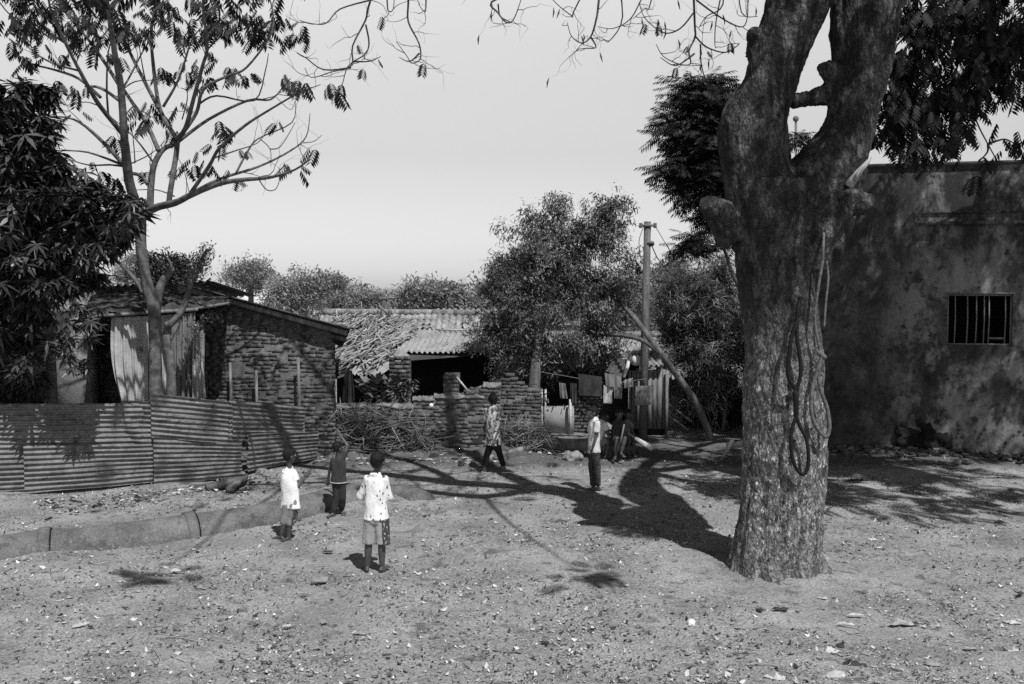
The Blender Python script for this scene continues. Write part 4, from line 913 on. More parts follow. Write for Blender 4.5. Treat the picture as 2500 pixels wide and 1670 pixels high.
# frond sprays: (u, v, spread, count)
def sprays(mb, lst, Y, size, kind='frond', ph=.6, up=0):
    for u, v, s, n in lst:
        if mb is fr and v > 120: n = max(2, int(n * .7)); s *= .8
        elif mb is fr: n = int(n * .8)
        c = P(u, v, Y) + RNG.normal(size=(n, 3)) * np.array([s, s * 1.2, s * .55]) * Y / F0; base = RNG.uniform(0, 6.28)
        foliage(mb, kind, c, size, pitch=np.full(n, ph), jit=.3)
FRL = [(30, 20, 40, 16), (90, 15, 45, 18), (160, 30, 45, 20), (240, 25, 50, 22), (330, 20, 50, 24), (400, 15, 50, 22), (480, 25, 50, 22), (550, 30, 45, 18), (590, 20, 35, 12),
       (30, 90, 35, 16), (80, 75, 40, 12), (170, 90, 35, 16), (210, 60, 35, 14), (290, 60, 30, 14), (325, 80, 22, 9), (450, 70, 28, 15), (490, 60, 35, 18), (560, 65, 22, 10), (600, 60, 22, 12),
       (640, 70, 15, 5), (670, 40, 22, 10), (690, 65, 18, 10), (720, 85, 12, 6), (735, 60, 9, 3), (405, 170, 16, 8), (455, 165, 15, 8), (460, 190, 9, 4), (520, 140, 20, 8), (560, 165, 16, 8), (590, 180, 8, 5), (515, 180, 12, 5),
       (700, 190, 18, 8), (735, 205, 14, 8), (812, 205, 13, 6), (825, 225, 6, 3), (430, 250, 10, 3), (350, 255, 22, 9), (365, 275, 16, 6), (150, 200, 18, 8), (190, 215, 15, 6), (60, 145, 18, 8), (355, 300, 16, 5), (430, 310, 14, 5),
       (275, 340, 14, 5), (535, 300, 14, 5), (560, 320, 12, 5), (530, 350, 14, 4), (590, 365, 16, 4), (480, 385, 16, 7), (510, 405, 12, 5), (440, 405, 12, 5), (235, 420, 22, 10), (290, 425, 16, 8), (355, 410, 14, 5), (575, 425, 12, 5),
       (700, 395, 10, 3), (730, 408, 8, 4), (680, 300, 8, 2), (770, 360, 8, 2), (340, 480, 10, 5), (180, 280, 14, 4), (620, 180, 10, 2), (260, 110, 25, 10), (120, 120, 25, 8)]
sprays(fr, FRL, LY, .29)
sprays(fr, [(-60, 10, 60, 20), (60, -70, 60, 30), (200, -70, 70, 34), (350, -80, 70, 34), (480, -70, 70, 30), (600, -60, 60, 20)], LY, .45)
fr.build('crown', m_leaffeather, lt)
# small pollarded tree
pt_ = empty('young_tree', P(408, 1060, 16.95) * [1, 1, 0], 'crooked young tree with cut stubs and a leafy upright tip beside the slender tree', 'tree')
mb = MB(); c0 = P(415, 1000, 16.95); c0[2] = -.05
S = smoothpath([c0, P(418, 900, 16.95), P(408, 850, 16.95), P(408, 810, 16.95), P(413, 795, 16.95), P(440, 765, 16.95), P(458, 720, 16.95), P(466, 690, 16.95), P(482, 660, 16.95), P(497, 625, 16.95), P(508, 608, 16.95)], 4)
mb.tube(S, np.linspace(.085, .025, len(S)), 10, wob=.06); mb.tube([P(412, 800, 16.9), P(405, 792, 16.85), P(410, 788, 16.8)], [.06, .06, .035], 8, wob=.1)
mb.tube(smoothpath([P(416, 830, 16.95), P(428, 805, 16.95), P(434, 790, 16.95)], 3), .03, 7); mb.build('trunk', m_branch, pt_, smooth=True)
mb = MB(); n = 80; t = RNG.uniform(0, 1, n); k = np.array([P(462 + 45 * a, 700 - 95 * a, 16.95) for a in t]); foliage(mb, 'small', k + RNG.normal(size=k.shape) * .07, .17)
sprays(mb, [(490, 800, 14, 8), (515, 775, 12, 8)], 16.9, .2, 'small'); mb.build('crown', m_leafmango, pt_)

# generic crowned trees
def tree(name, label, base, blobs, Y, kind, size, mat_, trunkpts=None, tr=.12, group=None, inner=None, tmat=None, cat='tree'):
    o = empty(name, base, label, cat, group); mb = MB()
    for (u, v, ru, rv, n, k) in blobs:
        c, r = pxblob(u, v, Y, ru, rv); foliage(mb, kind, clumps(n, c, r, k, max(r[0], r[2]) * .17), size, jit=.4)
    mb.build('crown', mat_, o); mb = MB(); tt = []
    if trunkpts is None: trunkpts = [(base[0], base[1], 0), P(blobs[0][0], blobs[0][1] + blobs[0][3] * .5, Y)]
    S = smoothpath([np.array(q, float) for q in trunkpts], 4); mb.tube(S, np.linspace(tr, tr * .5, len(S)), 9, wob=.08)
    for (u, v, ru, rv, n, k) in blobs:
        c, r = pxblob(u, v, Y, ru, rv)
        for _ in range(5):
            e = in_blob(1, c, r * np.array(.8) if False else tuple(q * .8 for q in r), .5)[0]; Q = smoothpath([S[-1], (S[-1] + e) / 2 + RNG.normal(size=3) * .12 * r[0], e], 3)
            mb.tube(Q, np.linspace(tr * .35, tr * .06, len(Q)), 6)
    mb.build('trunk', tmat or m_branch, o, smooth=True); return o

# mango tree, far left
MY = 15.6
mg = tree('mango_tree', 'dense dark mango tree with long drooping leaves at the left edge', P(118, 1180, MY) * [1, 1, 0],
     [(40, 290, 100, 90, 190, 40), (60, 400, 90, 110, 260, 50), (30, 560, 90, 140, 300, 60), (140, 530, 110, 85, 290, 60), (215, 560, 80, 80, 190, 40), (110, 660, 110, 90, 260, 50), (20, 780, 70, 130, 200, 40), (-80, 500, 90, 240, 260, 40), (290, 520, 50, 60, 60, 18), (90, 225, 50, 30, 40, 10)],
     MY, 'rosette', .46, m_leafmango, [P(124, 1100, 17.0) * [1, 1, 0], P(125, 930, 17.0), P(118, 800, 16.8), P(90, 640, MY)], .12)
mb = MB(); sprays(mb, [(140, 850, 16, 7), (175, 870, 18, 8), (210, 790, 22, 12), (195, 760, 20, 8), (150, 820, 14, 6), (215, 830, 10, 4), (190, 900, 14, 4), (60, 870, 20, 5)], MY - .3, .36, 'rosette', .2)
sprays(mb, [(250, 610, 24, 10), (205, 640, 20, 10), (285, 560, 22, 10), (310, 530, 18, 8), (320, 500, 14, 6), (60, 640, 60, 20), (140, 690, 30, 12)], MY - .5, .40, 'rosette', .3); mb.build('low_spray', m_leafmango, mg)
mb = MB(); foliage(mb, 'rosette', np.array([P(RNG.uniform(-80, 110), RNG.uniform(860, 1010), 16.6) for _ in range(120)]), .4)
o = mb.build('shrub', m_leafmango, org=P(30, 1100, 16.6) * [1, 1, 0]); tag(o, 'dark shrubbery behind the tin fence at the left edge', 'shrub')
# drooping creeper-hung tree in the centre with its leaning trunk
cb = G(1742, 1074); CY = 22.2
ct = empty('drooping_tree', cb, 'big bushy tree with hanging streamers on a long leaning trunk', 'tree'); mb = MB()
S = smoothpath([cb - [0, 0, .1], P(1700, 985, 21.1), P(1655, 920, 21.0), P(1600, 845, 20.9), P(1560, 790, 21.3), P(1520, 745, 22.0), P(1470, 700, 22.6), P(1400, 640, 22.8)], 4); mb.tube(S, np.linspace(.085, .04, len(S)), 10, wob=.06)
S = smoothpath([P(1612, 862, 20.88), P(1570, 832, 21), P(1520, 820, 21.4), P(1460, 818, 22.3)], 4); mb.tube(S, np.linspace(.055, .03, len(S)), 8)
S = smoothpath([P(1300, 1075, 21.3) * [1, 1, 0], P(1305, 930, 21.5), P(1320, 800, 21.8), P(1370, 640, 22)], 4); mb.tube(S, np.linspace(.16, .06, len(S)), 9, wob=.1)
for u, v in [(1350, 560), (1410, 520), (1280, 640), (1440, 620), (1500, 540), (1230, 730), (1420, 700), (1320, 880)]:
    e = P(u, v, CY); a = P(1365, 660, 22); mb.tube(smoothpath([a, (a + e) / 2 + RNG.normal(size=3) * .12, e], 3), np.linspace(.045, .01, 7), 6)
mb.build('trunk', m_pole, ct, smooth=True); mb = MB()
for (u, v, ru, rv, n, k) in [(1385, 550, 80, 62, 330, 26), (1330, 640, 100, 100, 700, 60), (1440, 665, 105, 100, 640, 60), (1235, 750, 75, 85, 480, 44), (1340, 790, 140, 105, 1050, 90), (1250, 865, 85, 65, 420, 40), (1300, 545, 40, 40, 70, 8), (1225, 650, 40, 40, 50, 8), (1480, 740, 75, 90, 420, 60),
                             (1490, 520, 46, 18, 110, 14), (1500, 567, 46, 16, 100, 12), (1530, 690, 35, 90, 70, 16), (1470, 470 + 45, 60, 14, 80, 12), (1205, 690, 30, 60, 60, 14), (1300, 930, 60, 60, 190, 30), (1430, 840, 90, 40, 200, 40), (1350, 500, 40, 22, 60, 12)]:
    c, r = pxblob(u, v, CY, ru, rv); foliage(mb, 'tiny', clumps(int(n * 1.0), c, r, max(6, k // 2), .17, .45), .20, jit=.6)
for i in range(130):                                      # hanging streamers
    u = RNG.choice([RNG.uniform(1195, 1330), RNG.uniform(1195, 1560)]); v0 = 640 - 160 * math.exp(-((u - 1400) / 110) ** 2) + RNG.uniform(-10, 40); L = RNG.uniform(40, 110)
    m = int(L / 5); k = np.array([P(u + 6 * math.sin(j * .5 + i) + RNG.normal() * 2, v0 + j * 5, CY - .4) for j in range(m)]); foliage(mb, 'tiny', k, .13, jit=.3)
mb.build('crown', m_leafmid, ct)
# bamboo clump and feathery trees behind the big trunk
bb = tree('bamboo_clump', 'dark feathery bamboo clump between the utility pole and the big trunk', P(1740, 1060, 22.6) * [1, 1, 0],
     [(1685, 745, 88, 95, 800, 70), (1740, 850, 80, 120, 800, 80), (1660, 850, 45, 60, 260, 30), (1760, 700, 50, 90, 300, 30), (1720, 960, 70, 60, 300, 40)], 22.6, 'spiky', .36, m_leafbamboo, [P(1765, 1070, 22.6) * [1, 1, 0], P(1770, 960, 22.6), P(1750, 850, 22.6)], .05)
mb = MB()
for i in range(12):
    a = P(RNG.uniform(1690, 1790), 1064, 22.7) * [1, 1, 0]; e = P(RNG.uniform(1660, 1800), RNG.uniform(880, 940), 22.7); mb.tube([a, (a + e) / 2, e], .02, 5)
mb.build('stem', m_brush, bb)
tree('feathery_tree', 'tall dark feathery tree showing to the left of the big trunk', P(1830, 1100, 16.8) * [1, 1, 0],
     [(1735, 245, 82, 62, 760, 60), (1702, 330, 84, 80, 900, 70), (1735, 430, 85, 85, 900, 70), (1655, 410, 50, 30, 130, 14), (1760, 520, 50, 50, 160, 20), (1830, 330, 90, 90, 300, 30), (1860, 500, 80, 100, 220, 30), (1945, 345, 20, 30, 20, 5)], 16.8, 'fineFrond', .33, m_leaffeather,
     [P(1850, 1080, 16.8) * [1, 1, 0], P(1850, 760, 16.8), P(1820, 480, 16.8)], .14)
tree('feathery_tree', 'thin feathery treetop with twin stems just left of the big trunk', P(1795, 1080, 19) * [1, 1, 0],
     [(1690, 598, 38, 32, 150, 16), (1770, 575, 32, 26, 70, 10), (1668, 612, 18, 12, 30, 5)], 19, 'fineFrond', .34, m_leaffeather, [P(1840, 1080, 19) * [1, 1, 0], P(1815, 760, 19), P(1785, 660, 19), P(1765, 600, 19)], .05, tmat=m_twig)
mb = MB()
# dark thicket on the far right of the yard
tree('thicket', 'dark leafy thicket at the yard end left of the big trunk', P(1800, 1060, 23.6) * [1, 1, 0],
     [(1770, 990, 70, 60, 500, 50), (1730, 1030, 50, 25, 160, 30), (1870, 950, 90, 110, 600, 50)], 23.6, 'small', .34, m_leafmango, tr=.06, cat='shrub')
# background trees
BT = [('hazy round-topped tree behind the hut roof, with bare limbs showing', [(612, 672, 68, 34, 420, 50)], 46, .55), ('spreading tree behind the ridge of the tin roof', [(740, 700, 75, 38, 620, 50), (800, 690, 36, 14, 110, 10), (690, 740, 60, 34, 380, 40)], 42, .5),
      ('low rounded tree behind the firewood roof', [(862, 742, 60, 30, 420, 45), (920, 748, 40, 25, 180, 20)], 44, .5), ('open-topped tree right of the small distant pole', [(1030, 725, 60, 42, 480, 45), (1090, 712, 36, 22, 170, 20), (1130, 745, 45, 28, 220, 26), (1000, 750, 60, 22, 200, 20)], 40, .5),
      ('pale distant tree behind the utility pole', [(1580, 720, 40, 70, 260, 30), (1640, 700, 50, 70, 300, 30)], 40, .5), ('faint distant tree at the left of the drooping tree', [(1180, 735, 40, 35, 260, 26)], 42, .5)]
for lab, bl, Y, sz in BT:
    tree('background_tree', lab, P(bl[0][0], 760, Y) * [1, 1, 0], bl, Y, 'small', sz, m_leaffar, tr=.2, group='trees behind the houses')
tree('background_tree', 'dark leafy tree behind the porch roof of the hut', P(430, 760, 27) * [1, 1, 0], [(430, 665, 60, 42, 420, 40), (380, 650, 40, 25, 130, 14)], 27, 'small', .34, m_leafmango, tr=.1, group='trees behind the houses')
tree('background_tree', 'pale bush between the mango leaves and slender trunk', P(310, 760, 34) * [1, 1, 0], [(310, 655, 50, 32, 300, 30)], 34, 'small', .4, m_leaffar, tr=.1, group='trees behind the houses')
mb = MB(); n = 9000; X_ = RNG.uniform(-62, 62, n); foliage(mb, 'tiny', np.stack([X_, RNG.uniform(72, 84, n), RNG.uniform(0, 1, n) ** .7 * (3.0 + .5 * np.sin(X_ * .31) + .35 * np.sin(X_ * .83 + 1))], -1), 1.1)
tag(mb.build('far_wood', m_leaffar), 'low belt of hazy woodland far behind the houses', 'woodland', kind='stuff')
# white spire far behind
mb = MB(); c = P(617, 700, 60); mb.loft([((c[0], 60, z), (r, 0, 0), (0, r, 0)) for z, r in ((0, 1.0), (c[2] + .2, .9), (c[2] + .25, .55), (c[2] + .8, .38), (c[2] + 1.0, .12), (c[2] + 1.25, .03))], 12)

tag(mb.build('temple_spire', m_white, org=(c[0], 60, 0)), 'small white spire showing through the hazy tree', 'spire')
mb = MB(); a = P(625, 722, 58); b = P(690, 712, 58); mb.box(((a[0] + b[0]) / 2, 58, a[2] / 2), (b[0] - a[0], 3, a[2] + .5)); tag(mb.build('white_building', m_white, org=(a[0], 58, 0)), 'white wall below the distant spire', 'building')
# thin mast seen in the fork
mb = MB(); a = P(1943, 290, 40); b = P(1945, 900, 40); mb.tube([(b[0], 40, 0), a], .05, 6); mb.ell(a, .12, .12, .12); tag(mb.build('lamp_mast', m_iron, org=(b[0], 40, 0)), 'thin mast seen through the fork of the big tree', 'mast')

# yard plants in front of the pier
pp = empty('yard_plant', P(940, 990, 20.5) * [1, 1, 0], 'broad-leaved plant growing behind the yard wall', 'plant'); mb = MB(); n = 26
foliage(mb, 'broad', np.array([P(RNG.uniform(885, 985), RNG.uniform(930, 985), 20.5) for _ in range(n)]), .34, pitch=np.zeros(n)); foliage(mb, 'rosette', np.array([P(RNG.uniform(960, 1010), RNG.uniform(920, 985), 20.4) for _ in range(16)]), .4); mb.build('leaves', m_plant, pp)
mb = MB(); 
for u in (905, 935, 965, 990): q = P(u, 985, 20.5); mb.tube([q * [1, 1, 0], q + [0, 0, .2]], .02, 5)
mb.build('stem', m_brush, pp)
cloth_sheet('dark_cloth', (842, 900), (860, 905), (868, 985), (836, 985), 20.4, m_clothdark, 'long dark cloth hanging beside the corner of the brick hut', 2, .04, 'cloth')

# ------------------------------------------------------------------ concrete building
K0 = P(1905, 1093, 20.55); K1 = P(2560, 1110, 19.35); K0[2] = 0; K1[2] = 0
BX = unit(K1 - K0); BN = np.array([BX[1], -BX[0], 0]); BN = BN if BN[1] < 0 else -BN
def bw_(u, v): return PL(u, v, K0, BN)
cbd = empty('concrete_building', K0, 'windowed concrete building with stained plaster wall at right', 'building')
ztop = bw_(2110, 410)[2]; LB = 14.0; rot = np.stack([BX, -BN, [0, 0, 1.0]], 1)
w0, w1 = [np.dot(bw_(u, 780) - K0, BX) for u in (2312, 2472)]; zb_, zt_ = bw_(2390, 843)[2], bw_(2390, 718)[2]
def slab(mb, s0, s1, z0, z1, d0, d1): mb.box(K0 + BX * (s0 + s1) / 2 - BN * (d0 + d1) / 2 + np.array([0, 0, (z0 + z1) / 2]), (s1 - s0, d1 - d0, z1 - z0), rot=rot)
def pgrid(mb, s0, s1, z0, z1, d=0.0, st=.12):
    ns, nz = max(2, int((s1 - s0) / st)), max(2, int((z1 - z0) / st)); g = [[K0 + BX * s - BN * (d + .012 * mnoise.noise(Vector((s, z, d)))) + np.array([0, 0, z]) for s in np.linspace(s0, s1, ns)] for z in np.linspace(z0, z1, nz)]; mb.grid(np.array(g))
mb = MB(); sx_ = sorted(set(list(np.arange(0, LB, .12)) + [w0, w1, LB])); sz_ = sorted(set(list(np.arange(0, ztop, .12)) + [zb_, zt_, ztop]))
Vw = np.array([[K0 + BX * a + np.array([0, 0, b]) + BN * (.012 * mnoise.noise(Vector((a * .9, b * .9, 2))) + .004 * mnoise.noise(Vector((a * 5, b * 5, 2)))) for b in sz_] for a in sx_]); nz_ = len(sz_); Fw = []
for a in range(len(sx_) - 1):
    for b in range(nz_ - 1):
        ca, cb_ = (sx_[a] + sx_[a + 1]) / 2, (sz_[b] + sz_[b + 1]) / 2
        if w0 < ca < w1 and zb_ < cb_ < zt_: continue
        Fw.append([a * nz_ + b, (a + 1) * nz_ + b, (a + 1) * nz_ + b + 1, a * nz_ + b + 1])
mb.add(Vw.reshape(-1, 3), Fw)
slab(mb, 0, w0 - .03, 0, ztop - .01, .03, .25); slab(mb, w1 + .03, LB, 0, ztop - .01, .03, .25); slab(mb, w0 - .03, w1 + .03, 0, zb_ - .03, .03, .25); slab(mb, w0 - .03, w1 + .03, zt_ + .03, ztop - .01, .03, .25)
slab(mb, w0 - .03, w0 - .001, zb_, zt_, .012, .25); slab(mb, w1 + .001, w1 + .03, zb_, zt_, .012, .25); slab(mb, w0, w1, zb_ - .03, zb_ - .001, .012, .25); slab(mb, w0, w1, zt_ + .001, zt_ + .03, .012, .25)
mb.box(K0 - BN * 3.2 + [0, 0, ztop / 2], (.25, 6, ztop - .02), rot=rot)
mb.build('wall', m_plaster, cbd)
mb = MB(); slab(mb, -.1, LB, ztop - .003, ztop + .07, -.06, .3); mb.build('parapet', m_tindark, cbd)
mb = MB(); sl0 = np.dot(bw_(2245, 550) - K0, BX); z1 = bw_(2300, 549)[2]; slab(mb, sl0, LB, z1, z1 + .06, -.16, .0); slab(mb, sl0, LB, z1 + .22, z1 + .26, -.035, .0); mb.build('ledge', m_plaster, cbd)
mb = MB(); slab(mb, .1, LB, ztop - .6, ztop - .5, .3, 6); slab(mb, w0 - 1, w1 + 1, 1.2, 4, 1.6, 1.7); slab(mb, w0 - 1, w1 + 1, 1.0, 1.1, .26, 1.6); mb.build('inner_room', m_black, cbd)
win = MB(); fw = .035
slab(win, w0, w0 + fw, zb_, zt_, .04, .09); slab(win, w1 - fw, w1, zb_, zt_, .04, .09); slab(win, w0 + fw, w1 - fw, zb_, zb_ + fw, .04, .09); slab(win, w0 + fw, w1 - fw, zt_ - fw, zt_, .04, .09)
wf = win.build('window', m_iron, cbd)
for u in (2332, 2362, 2384, 2403, 2415, 2455):
    s = np.dot(bw_(u, 780) - K0, BX); mb = MB(); b = K0 + BX * s - BN * .06; mb.tube([b + [0, 0, zb_], b + BX * .012 + [0, 0, (zb_ + zt_) / 2], b + [0, 0, zt_]], .013, 6); o = mb.build('bar', m_iron, wf); 
mb = MB(); slab(mb, np.dot(bw_(2415, 780) - K0, BX), np.dot(bw_(2455, 780) - K0, BX), zb_ + .12, zb_ + .16, .05, .08); mb.build('bar', m_iron, wf)
mb = MB(); slab(mb, w0 - .03, w1 + .03, zt_ + .004, zt_ + .03, -.012, .0); mb.build('lintel', m_iron, cbd)
# near-black lump where the wall foot has a dark patch
sb = MB(); c = bw_(2235, 1060) + BN * .06
for _ in range(26):
    u = RNG.uniform(2195, 2320); hh = max(0, 1 - abs(u - 2235) / 90) * 70 + 15; q = bw_(u, 1100 - RNG.uniform(0, hh)) + BN * RNG.uniform(.02, .12); sb.ell(q, RNG.uniform(.08, .17), .06, RNG.uniform(.08, .16), n=8, k=6)
solid(sb, 'dark_lump', m_black, voxel=.03, smooth=1, disp=ndisp(((14, 14, 14), .05)), org=c * [1, 1, 0])
tag(bpy.data.objects['dark_lump'], 'low black lump against the foot of the plaster wall', 'bush')
mb = MB()
for _ in range(500):
    s = RNG.uniform(0, 9); d = abs(RNG.normal()) * (.35 + .14 * max(0, s - 2)); q = K0 + BX * s + BN * d; z_ = RNG.uniform(.0, .07); sz = RNG.uniform(.03, .16); mb.box(q + [0, 0, z_], (sz, sz * .8, sz * .5), jit=.02, rot=np.array(Matrix.Rotation(RNG.uniform(0, 3), 3, 'Z')) @ np.array(Matrix.Rotation(RNG.uniform(-.4, .4), 3, 'X')))
tag(mb.build('rubble', m_brick, org=K0 + BX * 4), 'strip of broken rubble along the foot of the plaster wall', 'rubble', kind='stuff')

# ------------------------------------------------------------------ brush, logs, scraps
mb = MB()
for i in range(520):
    u = 820 + 260 * RNG.beta(1.3, 1.8); top = 1000 + max(0, u - 920) * .28; v = RNG.uniform(top, 1112); Y = 19.2 - (1112 - v) / 110 * -.25; c = P(u, v, Y + RNG.uniform(-.2, .35)); c[2] = max(c[2], .02)
    d = unit([RNG.normal() + .5, RNG.normal() * .5, RNG.normal() * .5]); L = RNG.uniform(.3, 1.0); k = d * L / 2; b = RNG.normal(size=3) * .06; mb.tube([c - k, c + b, c + k], [.009, .008, .004], 4)
for (a, b) in [((885, 990), (960, 1040)), ((870, 1075), (1000, 1030)), ((850, 1065), (905, 1015)), ((930, 1020), (1010, 1060)), ((900, 1050), (1060, 1020)), ((905, 990), (1000, 1010))]:
    mb.tube(smoothpath([P(*a, 19.1), (P(*a, 19.1) + P(*b, 19.1)) / 2 + [0, 0, .05], P(*b, 19.1)], 3), .014, 5)
tag(mb.build('brushwood', m_brush, org=P(930, 1110, 19.3)), 'tangled brushwood heaped against the yard wall', 'brushwood', kind='stuff')
mb = MB()
for i in range(420):
    u = RNG.uniform(1215, 1345); v = RNG.uniform(1030 + abs(u - 1270) * .4, 1100); c = P(u, v, 19.7 + RNG.uniform(-.3, .3)); c[2] = max(c[2], .02); d = unit([RNG.normal(), RNG.normal() * .5, RNG.normal() * .7]); L = RNG.uniform(.2, .7)
    mb.tube([c - d * L / 2, c + RNG.normal(size=3) * .05, c + d * L / 2], [.009, .008, .004], 4)
tag(mb.build('brushwood', m_brush, org=P(1280, 1100, 19.7)), 'tangled brushwood right of the printed-shirt player', 'brushwood', kind='stuff')
def log(pts, r, m_, lab, cat='log', name='log', n=10):
    S = smoothpath(pts, 4); mb = MB(); mb.tube(S, np.linspace(r[0], r[1], len(S)), n, wob=.09); return tag(mb.build(name, m_, smooth=True, org=S[0]), lab, cat)
def GG(u, v, z=0): return G(u, v) + [0, 0, z]
log([GG(1175, 1128, .05), GG(1250, 1115, .08), GG(1300, 1104, .14), GG(1335, 1092, .3)], (.05, .09), m_wood, 'long crooked branch lying right of the printed-shirt player')
log([GG(1340, 1100, .12), GG(1400, 1104, .13), GG(1470, 1106, .14), GG(1535, 1104, .12)], (.14, .15), m_wood, 'thick dark log the boys are sitting on')
log([GG(940, 1098, .1), GG(990, 1106, .08), GG(1050, 1112, .04), GG(1090, 1115, .04)], (.05, .04), m_wood, 'grey log end in front of the brushwood')
log([GG(975, 1092, .12), GG(1030, 1098, .1), GG(1085, 1104, .08)], (.035, .03), m_brush, 'thin log lying behind the grey log end')
log([GG(1010, 1128, .03), GG(1100, 1124, .03), GG(1180, 1120, .03), GG(1215, 1112, .03)], (.03, .02), m_woodpale, 'thin pale branch on the ground behind the printed-shirt player')
mb = MB(); mb.beam(GG(1762, 1124, 0), P(1790, 1070, 18.6), .1, .03); tag(mb.build('leaning_plank', m_woodpale, org=GG(1762, 1124)), 'short pale plank propped up beside the big trunk', 'plank')
mb = MB(); mb.box(GG(1795, 1098, .1), (.36, .1, .12), rz=.1, jit=.01); tag(mb.build('stone_block', m_stone, org=GG(1795, 1098)), 'low pale block behind the big trunk', 'block')
mb = MB(); mb.beam(GG(505, 1198, .05), GG(600, 1186, .13), .16, .10); mb.beam(GG(560, 1204, .05), GG(597, 1180, .12), .12, .08); tag(mb.build('concrete_slab', m_pipe, org=GG(550, 1195)), 'broken concrete slab propped below the tin fence', 'slab')
def rock(u, v, r, lab, m_=m_stone, fl=.7, name='stone'):
    mb = MB(); c = GG(u, v, r * .35); mb.ell(c, r * 1.1, r, r * fl, X=(1, RNG.uniform(-.5, .5), 0))
    o = solid(mb, name, m_, voxel=r / 7, smooth=0, disp=ndisp(((2 / r, 2 / r, 2 / r), r * .35), ((6 / r, 6 / r, 6 / r), r * .1)), org=c * [1, 1, 0]); return tag(o, lab, name.split('_')[-1] if name != 'stone' else 'stone')
rock(1398, 1125, .17, 'rounded stone on the shaded ground behind the pale-shirted boy'); rock(660, 1165, .12, 'upright stone chunk at the right end of the tin fence'); rock(515, 1190, .09, 'small pale brick chunk under the tin fence')
rock(640, 1158, .10, 'grey stone chunk beside the fence end'); rock(466, 1238, .09, 'stone resting behind the pipe joint'); rock(2018, 1387, .055, 'small round stone beside the big trunk foot'); rock(1797, 1518, .05, 'squared stone lump in the foreground dirt')
rock(848, 1255, .11, 'clod of earth at the feet of the throwing boy'); rock(780, 1422, .09, 'flat clod of earth left of the leaf-print shirt boy', fl=.4)
rock(2070, 1115, .13, 'dark clump of rubble at the foot of the plaster wall', m_brick)
mb = MB(); th_ = np.linspace(0, 6.283, 30); c = GG(1062, 1130, .02); mb.tube([c + [.17 * math.cos(a), .2 * math.sin(a), .02 * math.sin(3 * a)] for a in th_], .02, 6); tag(mb.build('bicycle_tyre', m_rope, org=c), 'thin worn ring lying in the dirt behind the players', 'ring')

# crumpled scraps one can tell apart
def scrap(u, v, w, h, m_, lab, cat, name, flat=.25, group=None):
    g = G(u, v); s = np.linalg.norm(g) / F0; W = w * s * .7; D = h * s * 1.7; n = 15; mb = MB(); ph = RNG.uniform(0, 90); gr = []
    for i in range(n):
        a = 2 * math.pi * i / (n - 1); rr = 1 + .9 * mnoise.noise(Vector((math.cos(a) * 1.7 + ph, math.sin(a) * 1.7, ph))) + .7 * mnoise.noise(Vector((math.cos(a) * 5 + ph, math.sin(a) * 5, ph))); row = []
        for k in range(9):
            t = k / 8; x = math.cos(a) * rr * t * W / 2; y = math.sin(a) * rr * t * D / 2
            z = .008 + flat * W * .55 * max(0, .5 + mnoise.noise(Vector((x / W * 4 + ph, y / D * 4, ph))) + .6 * mnoise.noise(Vector((x / W * 9 + ph, y / D * 9, ph)))) * (1 - t * t * .75)
            row.append(g + [x, y, z])
        gr.append(row)
    gr[-1] = gr[0]; mb.grid(np.array(gr)); return tag(mb.build(name, m_, org=g), lab, cat, group)
